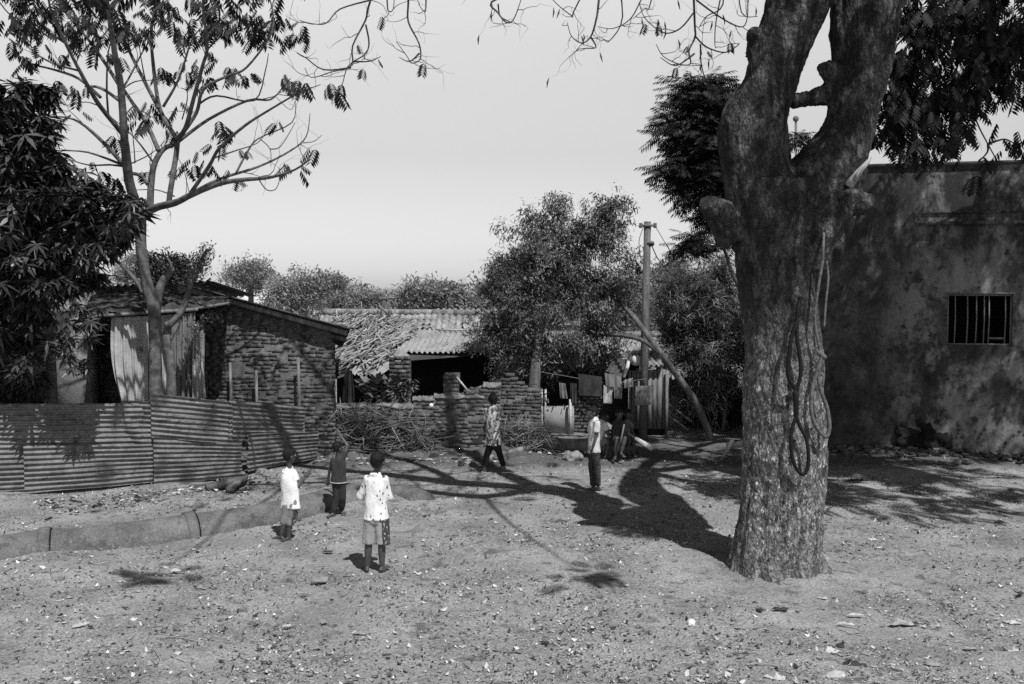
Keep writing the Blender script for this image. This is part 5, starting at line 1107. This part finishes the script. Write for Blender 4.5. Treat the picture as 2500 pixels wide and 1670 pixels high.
SC = [(200, 1528, 44, 16, m_paper, 'crumpled white paper cup shape in the left foreground', .5), (428, 1395, 40, 8, m_paper, 'pale leaf-shaped scrap right of the pipe joint', .35), (128, 1347, 36, 7, m_paper, 'pale scrap at the foot of the left pipe joint', .2),
      (302, 1330, 20, 8, m_paper, 'small white scrap against the long pipe', .4), (2210, 1124, 40, 14, m_paper, 'white rubbish at the foot of the plaster wall', .5), (1480, 1378, 22, 8, m_litter, 'grey curled scrap left of the big trunk foot', .4),
      (1705, 1415, 28, 5, m_paper, 'oval pale flake left of the big trunk foot', .1), (1535, 1478, 36, 9, m_paper, 'pale scrap in the dirt above the white ball', .3), (2010, 1462, 40, 6, m_paper, 'pale strip just right below the trunk foot', .15), (2085, 1503, 60, 6, m_paper, 'long pale flake in the right foreground', .2),
      (2130, 1318, 36, 8, m_paper, 'pale torn scrap on the shaded ground right of the trunk', .3), (2200, 1525, 70, 16, m_litter, 'crushed pale wrapper in the right foreground', .5), (2060, 1525, 60, 10, m_paper, 'torn white paper left of the crushed wrapper', .3),
      (2470, 1523, 50, 14, m_paper, 'white scrap by the right edge of the yard', .4), (2025, 1593, 60, 18, m_paper, 'bright crumpled paper above the black rag', .5), (2120, 1598, 40, 18, m_litter, 'crumpled grey paper right of the black rag', .6), (2060, 1655, 90, 20, m_paper, 'big torn white paper at the bottom edge', .5),
      (1890, 1658, 70, 14, m_paper, 'white plastic strip at the bottom edge', .4), (2275, 1622, 44, 20, m_litter, 'pale crumpled bag in the right foreground corner', .6), (2475, 1592, 40, 10, m_paper, 'small white scrap near the right corner', .3), (615, 1640, 40, 40, m_litter, 'pale dried weed tuft in the left foreground', .5),
      (490, 1637, 40, 8, m_paper, 'flat white sliver in the left foreground', .2), (570, 1652, 40, 7, m_paper, 'pale sliver at the bottom of the yard', .2), (880, 1548, 44, 12, m_litter, 'rounded pale flake in the middle foreground', .3), (790, 1520, 24, 14, m_litter, 'light lump in the middle foreground', .6),
      (700, 1530, 34, 8, m_paper, 'bright sliver in the middle foreground', .3), (440, 1565, 40, 10, m_litter, 'curled bark piece in the left foreground', .4), (385, 1530, 30, 8, m_litter, 'grey curled leaf in the left foreground', .3), (20, 1413, 44, 7, m_paper, 'pale strip at the left edge', .15), (160, 1415, 40, 8, m_litter, 'broad dry leaf in the left yard', .2),
      (2370, 1585, 50, 8, m_litter, 'flat dry leaf in the right foreground', .2), (1680, 1590, 40, 30, m_litter, 'pale dry clump in the foreground', .3), (1600, 1610, 36, 14, m_litter, 'dry leaf heap left in the foreground', .4)]
for u, v, w, h, m_, lab, fl in SC: scrap(u, v, w, h, m_flake if m_ is m_litter else m_, lab, 'scrap', 'litter_scrap', fl, 'scraps lying in the yard')
DC = [(2080, 1628, 90, 22, 'crumpled black rag in the right foreground', .5), (2090, 1176, 50, 8, 'small black rag behind the big trunk', .4), (2440, 1279, 40, 8, 'black scrap on the shaded ground at right', .5), (2470, 1198, 30, 8, 'black scrap near the right edge', .4), (2050, 1580, 26, 14, 'dark curled leaf above the bright paper', .6),
      (1905, 1490, 40, 10, 'dark dead leaf below the big trunk', .4), (1855, 1492, 20, 12, 'dark lump left of the dead leaf', .6), (1255, 1598, 40, 8, 'flat black flake in the middle foreground', .3), (1150, 1585, 20, 20, 'dark curled leaf standing in the foreground', .8), (1330, 1572, 22, 10, 'small dark clump in the foreground', .6), (2230, 1525, 50, 12, 'dark scrap beside the crushed wrapper', .4),
      (60, 1362, 36, 9, 'dark clod below the left pipe end', .3), (800, 1348, 44, 10, 'dark dung patch left of the leaf-print shirt boy', .2), (2490, 1450, 30, 10, 'dark clump at the right edge', .5)]
for u, v, w, h, lab, fl in DC: scrap(u, v, w, h, m_clothdark, lab, 'scrap', 'dark_scrap', fl, 'dark scraps lying in the yard')
for (u, v, r_, lab) in [(1688, 1522, 10, 'small white ball lying in the foreground dirt')]:
    mb = MB(); g = G(u, v + 8); rr_ = r_ * np.linalg.norm(g) / F0; mb.ell(g + [0, 0, rr_ * .9], rr_, rr_, rr_, n=20, k=14); tag(mb.build('ball', m_ball, smooth=True, org=g), lab, 'ball')
mb = MB(); bp = P(1053, 990, 17.9); mb.ell(bp, .040, .040, .040, n=20, k=14); tag(mb.build('ball', m_ball, smooth=True, org=bp), 'white ball in flight in front of the yard wall', 'ball')
# loose sticks in the foreground
for i, (a, b, lab) in enumerate([((205 + 180, 1560), (480, 1570), 'thin dark twig lying in the left foreground'), ((370, 1583), (405, 1640), 'pale forked stalk in the left foreground'), ((400, 1605), (470, 1632), 'pale slanted stalk beside the forked stalk'), ((750, 1385), (805, 1383), 'pale stick left of the leaf-print shirt boy'),
        ((1820, 1627), (1900, 1632), 'long pale twig in the foreground left of the black rag'), ((2310, 1565), (2370, 1572), 'thin curved twig in the right foreground'), ((1770, 1545), (1800, 1532), 'short stick near the squared stone lump'), ((2060, 1535), (2110, 1550), 'pale stick below the torn white paper')]):
    p, q = GG(*a, .015), GG(*b, .02); log([p, (p + q) / 2 + [0, 0, .02], q], (.006, .005), m_stick, lab, 'twig', 'twig', 6)
# leaf litter and chips nobody could count
mb = MB(); n = 150000; Yl = 6.3 + 14 * RNG.uniform(0, 1, n) ** 1.5; Xl = RNG.uniform(-.56, .56, n) * Yl
dens = np.array([mnoise.noise(Vector((x * .8, y * .8, 3.1))) + .5 * mnoise.noise(Vector((x * 2.5, y * 2.5, 7))) for x, y in zip(Xl, Yl)])
keep = (dens > RNG.uniform(-.45, .6, n)) ; Xl, Yl = Xl[keep], Yl[keep]; n = len(Xl)
Zl = .035 * np.sin(Xl * .9 + 1) * np.sin(Yl * .7) + .02 * np.sin(Xl * 2.3 + Yl * 1.7) + .012
L_ = RNG.lognormal(-4.75, .6, n).clip(.004, .034); wv = L_ * RNG.uniform(.25, .8, n); yw = RNG.uniform(0, 6.28, n); tl = RNG.normal(size=n) * .35; tl2 = RNG.normal(size=n) * .4
ex = np.stack([np.cos(yw) * np.cos(tl), np.sin(yw) * np.cos(tl), np.sin(tl)], -1); ey = np.stack([-np.sin(yw) * np.cos(tl2), np.cos(yw) * np.cos(tl2), np.sin(tl2)], -1); c = np.stack([Xl, Yl, Zl], -1)
q = lambda a, b, h: c + ex * (L_ * a)[:, None] + ey * (wv * b)[:, None] + np.array([0, 0, 1.0]) * (L_ * h)[:, None]
Vv = np.stack([q(-1, -.2, .3), q(-1, .2, .3), q(0, -1, 0), q(0, 1, 0), q(1, -.3, .35), q(1, .3, .35)], 1)
FF = np.array([[0, 2, 3, 1], [2, 4, 5, 3]])[None] + (np.arange(n) * 6)[:, None, None]; mb.add(Vv.reshape(-1, 3), FF.reshape(-1, 4))
tag(mb.build('leaf_litter', m_litter), 'dry leaf litter and chips scattered over the yard', 'litter', kind='stuff')
# rough rubbish bank along walls
mb = MB()
for i in range(900):
    t = RNG.uniform(); u, v = (RNG.uniform(760, 1240), RNG.normal(1118, 9)) if t < .5 else ((RNG.uniform(100, 760), 0) if t < .85 else (RNG.uniform(1230, 1450), RNG.normal(1105, 7)))
    if v == 0: v = np.interp(u, [100, 375, 760], [1222, 1200, 1150]) + abs(RNG.normal()) * 22
    s = RNG.uniform(.012, .05) if t < .85 and t >= .5 else RNG.uniform(.02, .08); mb.box(GG(u, v, s * .3 + RNG.uniform(0, .04)), (s * 1.4, s, s * .4), jit=s * .25, rot=np.array(Matrix.Rotation(RNG.uniform(0, 6), 3, 'Z')) @ np.array(Matrix.Rotation(RNG.normal() * .4, 3, 'X')))
tag(mb.build('debris', m_litter), 'rubbish and chips banked along the fence and walls', 'debris', kind='stuff')

# ------------------------------------------------------------------ people
def person(label, Y, J, face, H, clothes, bw=1.0, hairm=m_hair, seat=None):
    """J: joints in photo pixels (u, v, dy). face: facing direction"""
    s = H / 1.35; q = {k: P(v[0], v[1], Y + (v[2] if len(v) > 2 else 0)) for k, v in J.items()}
    base = (q['anl'] + q['anr']) / 2; base[2] = 0
    o = empty('person', base, label, 'person'); F = unit(np.array(face, float)); U = np.array([0, 0, 1.0])
    side = unit(q['shr'] - q['shl']); sh = (q['shl'] + q['shr']) / 2; hipc = (q['hil'] + q['hir']) / 2; hs = unit(q['hir'] - q['hil'])
    up = unit(sh - hipc); fw = unit(np.cross(up, side)); fw = fw if np.dot(fw, F) > -.3 else -fw
    hd = q['head']; nk = q['neck']; hu = unit(hd - nk + U * .1 * s); R_ = unit(np.cross(F, hu)); rh = .083 * s
    mb = MB(); c = lambda a, r, b, t: mb.capsule(a, r * s, b, t * s)
    # torso
    rings = []
    for t, w, d in ((-.10, .07, .06), (0, .108, .08), (.18, .108, .075), (.4, .094, .066), (.65, .106, .072), (.85, .104, .066), (.97, .075, .052), (1.05, .042, .04)):
        cc = hipc + (sh - hipc) * t; sd = unit(hs * (1 - t) + side * t) if 0 <= t <= 1 else (hs if t < 0 else side); rings.append((cc, sd * w * s, fw * d * s))
    mb.loft(rings, 20); c(sh + up * .0, .042, hd - hu * .03 * s, .036)
    # head: skull, face, jaw, nose, ears, lips, brow
    mb.ell(hd + hu * .02 * s - F * .008 * s, rh * .86, rh * 1.02, rh * 1.05, X=R_, Y=F, n=20, k=14); mb.ell(hd + F * .022 * s - hu * .035 * s, rh * .62, rh * .68, rh * .78, X=R_, Y=F)
    mb.ell(hd + F * .055 * s - hu * .085 * s, .024 * s, .022 * s, .02 * s, X=R_, Y=F); mb.capsule(hd + F * .082 * s, .008 * s, hd + F * .096 * s - hu * .026 * s, .013 * s); mb.ell(hd + F * .083 * s - hu * .058 * s, .022 * s, .010 * s, .009 * s, X=R_, Y=F)
    mb.capsule(hd + F * .08 * s + R_ * .03 * s + hu * .02 * s, .009 * s, hd + F * .08 * s - R_ * .03 * s + hu * .02 * s, .009 * s)
    for e in (-1, 1): mb.ell(hd + R_ * e * (rh * .9) - hu * .012 * s - F * .005 * s, .008 * s, .018 * s, .026 * s, X=R_, Y=F)
    # limbs
    for a in 'lr':
        S, E, W = q['sh' + a], q['el' + a], q['wr' + a]; c(S, .040, E, .029); c(E, .029, W, .020)
        hdir = unit(W - E); cx_ = np.cross(hdir, fw); sd = unit(cx_) if np.linalg.norm(cx_) > .1 else side
        pn = unit(np.cross(sd, hdir)); pc = W + hdir * .045 * s; mb.ell(pc, .034 * s, .014 * s, .042 * s, X=sd, Y=pn, n=12, k=8)
        for j, (off, ln) in enumerate(((-.024, .040), (-.008, .050), (.008, .047), (.023, .036))):
            b = W + hdir * .078 * s + sd * off * s; m1 = b + (hdir + pn * .25 * (1 + .1 * j)) * ln * .55 * s; m2 = m1 + (hdir * .6 + pn * .7) * ln * .5 * s; mb.capsule(b - hdir * .01 * s, .0085 * s, m1, .008 * s, 8); mb.capsule(m1, .008 * s, m2, .0068 * s, 8)
        b = W + hdir * .03 * s + sd * .03 * s; m1 = b + (hdir * .6 + sd * .6 + pn * .3) * .035 * s; mb.capsule(b, .011 * s, m1, .009 * s, 8); mb.capsule(m1, .009 * s, m1 + (hdir * .8 + pn * .4) * .024 * s, .0075 * s, 8)
        Hh, K, A, T_ = q['hi' + a], q['kn' + a], q['an' + a], q['to' + a]; c(Hh, .062, K, .043); c(K, .043, K + (A - K) * .3, .043); c(K + (A - K) * .3, .043, A, .025)
        fd = T_ - A; fd[2] = 0; fd = unit(fd) if np.linalg.norm(fd) > .01 else F; T_ = A + fd * .12 * s; T_[2] = max(.016, A[2] - .05 * s); hl = A - fd * .03 * s; hl[2] = max(.02 * s, A[2] - .045 * s)
        mb.capsule(hl, .025 * s, A, .026 * s); mb.capsule(A - U * .01 * s, .026 * s, T_, .018 * s); mb.capsule(hl, .022 * s, T_, .018 * s); sdf = unit(np.cross(fd, U))
        for j in range(5): mb.capsule(T_ + sdf * (j - 2) * .014 * s - fd * .01 * s, .011 * s, T_ + sdf * (j - 2) * .016 * s + fd * (.022 - abs(j - 1.5) * .004) * s, .0085 * s, 8)
        q['T' + a] = T_; q['fd' + a] = fd
    solid(mb, 'body', m_skin, o, voxel=.0075 * s, smooth=3)
    # hair
    mb = MB(); mb.ell(hd + hu * .032 * s - F * .02 * s, rh * .96, rh * 1.08, rh * 1.03, X=R_, Y=F, n=20, k=14); mb.ell(hd - F * .045 * s - hu * .012 * s, rh * .8, rh * .6, rh * .75, X=R_, Y=F); mb.ell(hd + F * .045 * s + hu * .07 * s, rh * .62, rh * .45, rh * .3, X=R_, Y=F)
    solid(mb, 'hair', hairm, o, voxel=.009 * s, smooth=2, disp=ndisp(((40, 40, 40), .008 * s), ((120, 120, 120), .004 * s)))
    for e in (-1, 1):
        ec = hd + F * .077 * s + R_ * e * .029 * s + hu * .002 * s; mb = MB(); mb.ell(ec, .012 * s, .007 * s, .008 * s, X=R_, Y=F, n=10, k=8); ey = mb.build('eye', m_eye, o, smooth=True); mb = MB(); mb.ell(ec + F * .005 * s, .0055 * s, .004 * s, .0055 * s, X=R_, Y=F, n=8, k=6); mb.build('pupil', m_hair, ey)
    # clothes
    for cl in clothes:
        mb = MB(); k = cl['k']
        if k == 'top':
            lo = cl.get('hem', -.15); g = cl.get('g', 0.012) * s
            for t, w, d in ((lo, .135, .105), (lo * .5, .135, .10), (0.1, .13, .096), (.35, .118, .086), (.65, .128, .09), (.85, .138, .088), (.96, .118, .075), (1.03, .066, .056)):
                pass
            rings = []
            for t, w, d in ((lo, .142, .108), (lo + .02, .145, .110), (0.05, .138, .100), (.3, .122, .09), (.6, .126, .088), (.78, .124, .086), (.9, .112, .084), (1.0, .092, .074), (1.1, .066, .06), (1.2, .05, .05)):
                cc = hipc + (sh - hipc) * t; sd = unit(hs * (1 - t) + side * t) if 0 <= t <= 1 else (hs if t < 0 else side); rings.append((cc, sd * w * bw * s, fw * d * s))
            mb.loft(rings, 28)
            sl_ = cl.get('sleeve', .5)
            for a in 'lr':
                S, E, W = q['sh' + a], q['el' + a], q['wr' + a]; e1 = S + (E - S) * min(1, sl_); ax = unit(E - S); n1 = unit(np.cross(ax, (.3, .2, 1))); n2 = np.cross(ax, n1)
                mb.loft([(S - ax * .025 * s, n1 * .05 * s, n2 * .05 * s), (S, n1 * .053 * s, n2 * .053 * s), (e1, n1 * (.058 if sl_ < 1 else .045) * s, n2 * (.058 if sl_ < 1 else .045) * s)], 16)
                if sl_ >= 1: mb.ell(E, .046 * s, .046 * s, .046 * s)
                if sl_ > 1:
                    ax = unit(W - E); n1 = unit(np.cross(ax, (.3, .2, 1))); n2 = np.cross(ax, n1); e2 = E + (W - E) * (sl_ - 1); mb.loft([(E, n1 * .046 * s, n2 * .046 * s), (e2, n1 * .044 * s, n2 * .044 * s)], 16)
            if cl.get('collar'): mb.tube([sh * .2 + nk * .8 + (side * math.cos(t) + fw * math.sin(t)) * .054 * s + up * (.002 - .01 * math.sin(t)) * s for t in np.linspace(0, 6.283, 18)], .014 * s, 8)
            solid(mb, 'shirt', cl['m'], o, voxel=.010 * s, smooth=4, disp=ndisp(((9, 9, 5), .012 * s), ((22, 22, 8), .008 * s), ((3.5, 3.5, 2.5), .007 * s)))
        if k == 'bottom':
            fr_ = cl['len']
            rings = [(hipc + (sh - hipc) * t, hs * w * s, fw * d * s) for t, w, d in ((-.16, .095, .085), (-.05, .132, .10), (.1, .124, .092), (.2, .11, .084))]; mb.loft(rings, 24)
            for a in 'lr':
                Hh, K, A = q['hi' + a], q['kn' + a], q['an' + a]; w0_, w1_ = cl.get('w', (.074, .068)); pts = [Hh, K, A]
                def seg(p, q_, r, t):
                    ax = unit(q_ - p); n1 = unit(np.cross(ax, (.9, .2, .1))); n2 = np.cross(ax, n1); mb.loft([(p, n1 * r * s, n2 * r * s), ((p + q_) / 2, n1 * (r + t) / 2 * s, n2 * (r + t) / 2 * s), (q_, n1 * t * s, n2 * t * s)], 18)
                if fr_ <= 1: seg(Hh, Hh + (K - Hh) * fr_, w0_, w1_)
                else: seg(Hh, K, w0_, (w0_ + w1_) / 2); mb.ell(K, (w0_ + w1_) / 2 * s, (w0_ + w1_) / 2 * s, (w0_ + w1_) / 2 * s); seg(K, K + (A - K) * (fr_ - 1), (w0_ + w1_) / 2, w1_)
            solid(mb, 'trousers' if fr_ > 1.4 else 'shorts', cl['m'], o, voxel=.010 * s, smooth=3, disp=ndisp(((10, 10, 5), .010 * s), ((25, 25, 9), .006 * s)))
            if cl.get('panel'):
                mb = MB(); Hh, K = q['hir'], q['knr']; e = Hh + (K - Hh) * min(fr_, 1.0); ou = hs * cl['panel'][0] + fw * cl['panel'][1]; ou = unit(ou); ax = unit(e - Hh); sd = unit(np.cross(ax, ou))
                g = [[Hh + (e - Hh) * (.05 + .97 * t) + (ou * math.cos(b) + sd * math.sin(b)) * (cl['w'][0] * 1.22 + .006 * (1 - t)) * s for b in np.linspace(-.75, .75, 8)] for t in np.linspace(0, 1, 8)]; mb.grid(np.array(g)); mb.build('side_panel', m_stripe, o, smooth=True)
        if k == 'slippers':
            for a in 'lr':
                mb = MB(); T_, fd = q['T' + a], q['fd' + a]; A = q['an' + a]; hl = A - fd * .05 * s; hl[2] = .012; t2 = T_ + fd * .04 * s; t2[2] = .012; n1 = unit(np.cross(fd, U)); mb.loft([(hl + (t2 - hl) * t, n1 * w * s, U * .012 * s) for t, w in ((0, .02), (.15, .036), (.5, .034), (.8, .042), (1, .02))], 12); mb.tube([T_ + n1 * .04 * s, T_ + U * .03 * s, T_ - n1 * .04 * s], .009 * s, 6); mb.build('slipper', m_paper, o, smooth=True)
        if k == 'belt':
            mb = MB(); cc = hipc + (sh - hipc) * .02; mb.tube([cc + hs * math.cos(t) * .138 * s + fw * math.sin(t) * .112 * s for t in np.linspace(0, 6.283, 24)], .008 * s, 6); mb.build('waistband', m_paper, o)
    return o, q
p1, q1 = person('boy seen from behind in leaf-print white shirt and light shorts', 11.42, dict(head=(923, 1126), neck=(917, 1156), shl=(899, 1170), shr=(937, 1170), ell=(881, 1211, .06), elr=(951, 1214, .06), wrl=(895, 1214, .24), wrr=(936, 1216, .24), hil=(906, 1262), hir=(928, 1262),
    knl=(900, 1328), knr=(932, 1328), anl=(896, 1391), anr=(933, 1391), tol=(894, 1397, .1), tor=(943, 1397, .08)), (.35, .93, 0), 1.41,
    [dict(k='top', m=m_shirtleaf, sleeve=1.55, hem=-.06, collar=True), dict(k='bottom', m=m_shortlight, len=.98, w=(.078, .074), panel=(.9, -.45))])
person('small boy in white tee with one hand raised in front', 12.84, dict(head=(707, 1113), neck=(707, 1140), shl=(697, 1152), shr=(715, 1152, .06), ell=(697, 1187, .1), elr=(728, 1188, .02), wrl=(716, 1178, .28), wrr=(744, 1168, .04), hil=(701, 1232), hir=(716, 1232),
    knl=(694, 1273), knr=(708, 1275), anl=(687, 1310), anr=(704, 1314), tol=(680, 1318, .02), tor=(698, 1322, -.04)), (.75, .65, 0), 1.21,
    [dict(k='top', m=m_teewhite, sleeve=.62, hem=-.12), dict(k='bottom', m=m_shortgrey, len=1.08, w=(.074, .062), panel=(.8, -.6))])
person('boy in dark clothes throwing with one arm raised', 14.15, dict(head=(826, 1094), neck=(828, 1115), shl=(816, 1120), shr=(838, 1116), ell=(805, 1146, .05), elr=(848, 1088, .05), wrl=(801, 1172, .1), wrr=(829, 1060, .12), hil=(820, 1178), hir=(834, 1178),
    knl=(822, 1214), knr=(836, 1213), anl=(814, 1252), anr=(833, 1247, .1), tol=(805, 1262, -.05), tor=(842, 1256, -.05)), (.75, .6, -.05), 1.15,
    [dict(k='top', m=m_teedark, sleeve=.5, hem=-.02), dict(k='bottom', m=m_pantdark, len=1.88, w=(.072, .058)), dict(k='belt')])
person('player in printed shirt and black leggings standing legs apart', 17.5, dict(head=(1203, 976), neck=(1203, 993), shl=(1192, 1001), shr=(1215, 1001), ell=(1185, 1038, .1), elr=(1219, 1040, -.02), wrl=(1196, 1066, .2), wrr=(1208, 1074, -.10), hil=(1197, 1084), hir=(1212, 1084),
    knl=(1189, 1113), knr=(1221, 1113), anl=(1182, 1147), anr=(1232, 1146), tol=(1178, 1155, -.1), tor=(1247, 1149, .02)), (-.1, .95, 0), 1.42,
    [dict(k='top', m=m_shirtprint, sleeve=.65, hem=-.03, collar=True), dict(k='bottom', m=m_tights, len=1.72, w=(.064, .045)), dict(k='slippers')])
person('boy in soft white shirt and dark dotted trousers, turned left', 16.0, dict(head=(1446, 1008), neck=(1451, 1026), shl=(1444, 1032, .13), shr=(1457, 1032, -.10), ell=(1441, 1061, .14), elr=(1456, 1064, -.12), wrl=(1434, 1089, .10), wrr=(1447, 1094, -.16), hil=(1447, 1101, .06), hir=(1453, 1101, -.06),
    knl=(1446, 1141, .08), knr=(1458, 1141, -.05), anl=(1449, 1192, .08), anr=(1460, 1190, -.06), tol=(1440, 1198, .05), tor=(1451, 1198, -.08)), (-.9, -.3, -.05), 1.33,
    [dict(k='top', m=m_shirtplain, sleeve=.75, hem=-.08, collar=True), dict(k='bottom', m=m_pantdot, len=1.9, w=(.076, .05))])
person('seated boy in white shirt leaning forward on the log', 19.05, dict(head=(1474, 1015, -.05), neck=(1470, 1026), shl=(1466, 1032, .14), shr=(1476, 1034, -.14), ell=(1487, 1060, .14), elr=(1485, 1062, -.14), wrl=(1506, 1062, .10), wrr=(1508, 1064, -.10), hil=(1460, 1080, .08), hir=(1464, 1081, -.08),
    knl=(1492, 1074, .10), knr=(1487, 1074, -.12), anl=(1488, 1110, .08), anr=(1480, 1112, -.10), tol=(1500, 1115), tor=(1492, 1118)), (.95, -.2, -.15), 1.35,
    [dict(k='top', m=m_shirtplain, sleeve=.6, hem=-.05), dict(k='bottom', m=m_shortgrey, len=.85, w=(.078, .066))])
p7, q7 = person('dark-clothed boy seated on the log with hands on a bat', 18.9, dict(head=(1512, 1010, -.05), neck=(1508, 1025), shl=(1500, 1031, .08), shr=(1517, 1033, -.08), ell=(1508, 1052, .0), elr=(1524, 1053, -.16), wrl=(1526, 1060, -.2), wrr=(1538, 1062, -.25), hil=(1496, 1079, .06), hir=(1506, 1081, -.06),
    knl=(1507, 1071, -.30), knr=(1526, 1070, -.32), anl=(1502, 1112, -.32), anr=(1516, 1106, -.34), tol=(1500, 1120, -.45), tor=(1524, 1112, -.45)), (.45, -.85, -.1), 1.38,
    [dict(k='top', m=m_teedark, sleeve=.5, hem=-.05), dict(k='bottom', m=m_pantdark, len=.8, w=(.076, .066))])
person('boy half hidden behind the one holding the bat, seated on the log', 19.35, dict(head=(1533, 1012), neck=(1530, 1026), shl=(1524, 1034, .05), shr=(1539, 1034, -.05), ell=(1532, 1056, .0), elr=(1545, 1056, -.12), wrl=(1545, 1068, -.2), wrr=(1551, 1068, -.22), hil=(1522, 1082, .06), hir=(1532, 1083, -.06),
    knl=(1536, 1073, -.28), knr=(1548, 1073, -.3), anl=(1532, 1106, -.25), anr=(1545, 1106, -.28), tol=(1538, 1112, -.4), tor=(1552, 1112, -.4)), (.4, -.9, -.1), 1.3,
    [dict(k='top', m=m_clothgrey, sleeve=.5, hem=-.05), dict(k='bottom', m=m_pantdark, len=.8, w=(.076, .066))])
a = P(1532, 1056, 18.6); b = P(1550, 1069, 18.6); c = P(1593, 1096, 18.45); bt = empty('cricket_bat', a, 'pale wooden bat held slanting by the seated boy', 'bat'); mb = MB(); mb.tube([a, b], .017, 8); mb.build('handle', m_wood, bt); mb = MB(); d = unit(c - b)
mb.loft([(b + (c - b) * t, np.array([d[2], 0, -d[0]]) * w, np.array([0, .02, 0])) for t, w in ((0, .02), (.12, .04), (.6, .05), (.97, .052), (1, .045))], 12); mb.build('blade', m_woodpale, bt, smooth=True)
mb = MB(); mb.tube([P(1524, 1036, 18.4), P(1516, 1075, 18.35), GG(1502, 1124)], .016, 7); tag(mb.build('wicket_stick', m_brush, org=GG(1502, 1124)), 'upright brown stick leaning before the seated dark-clothed boy', 'stick')
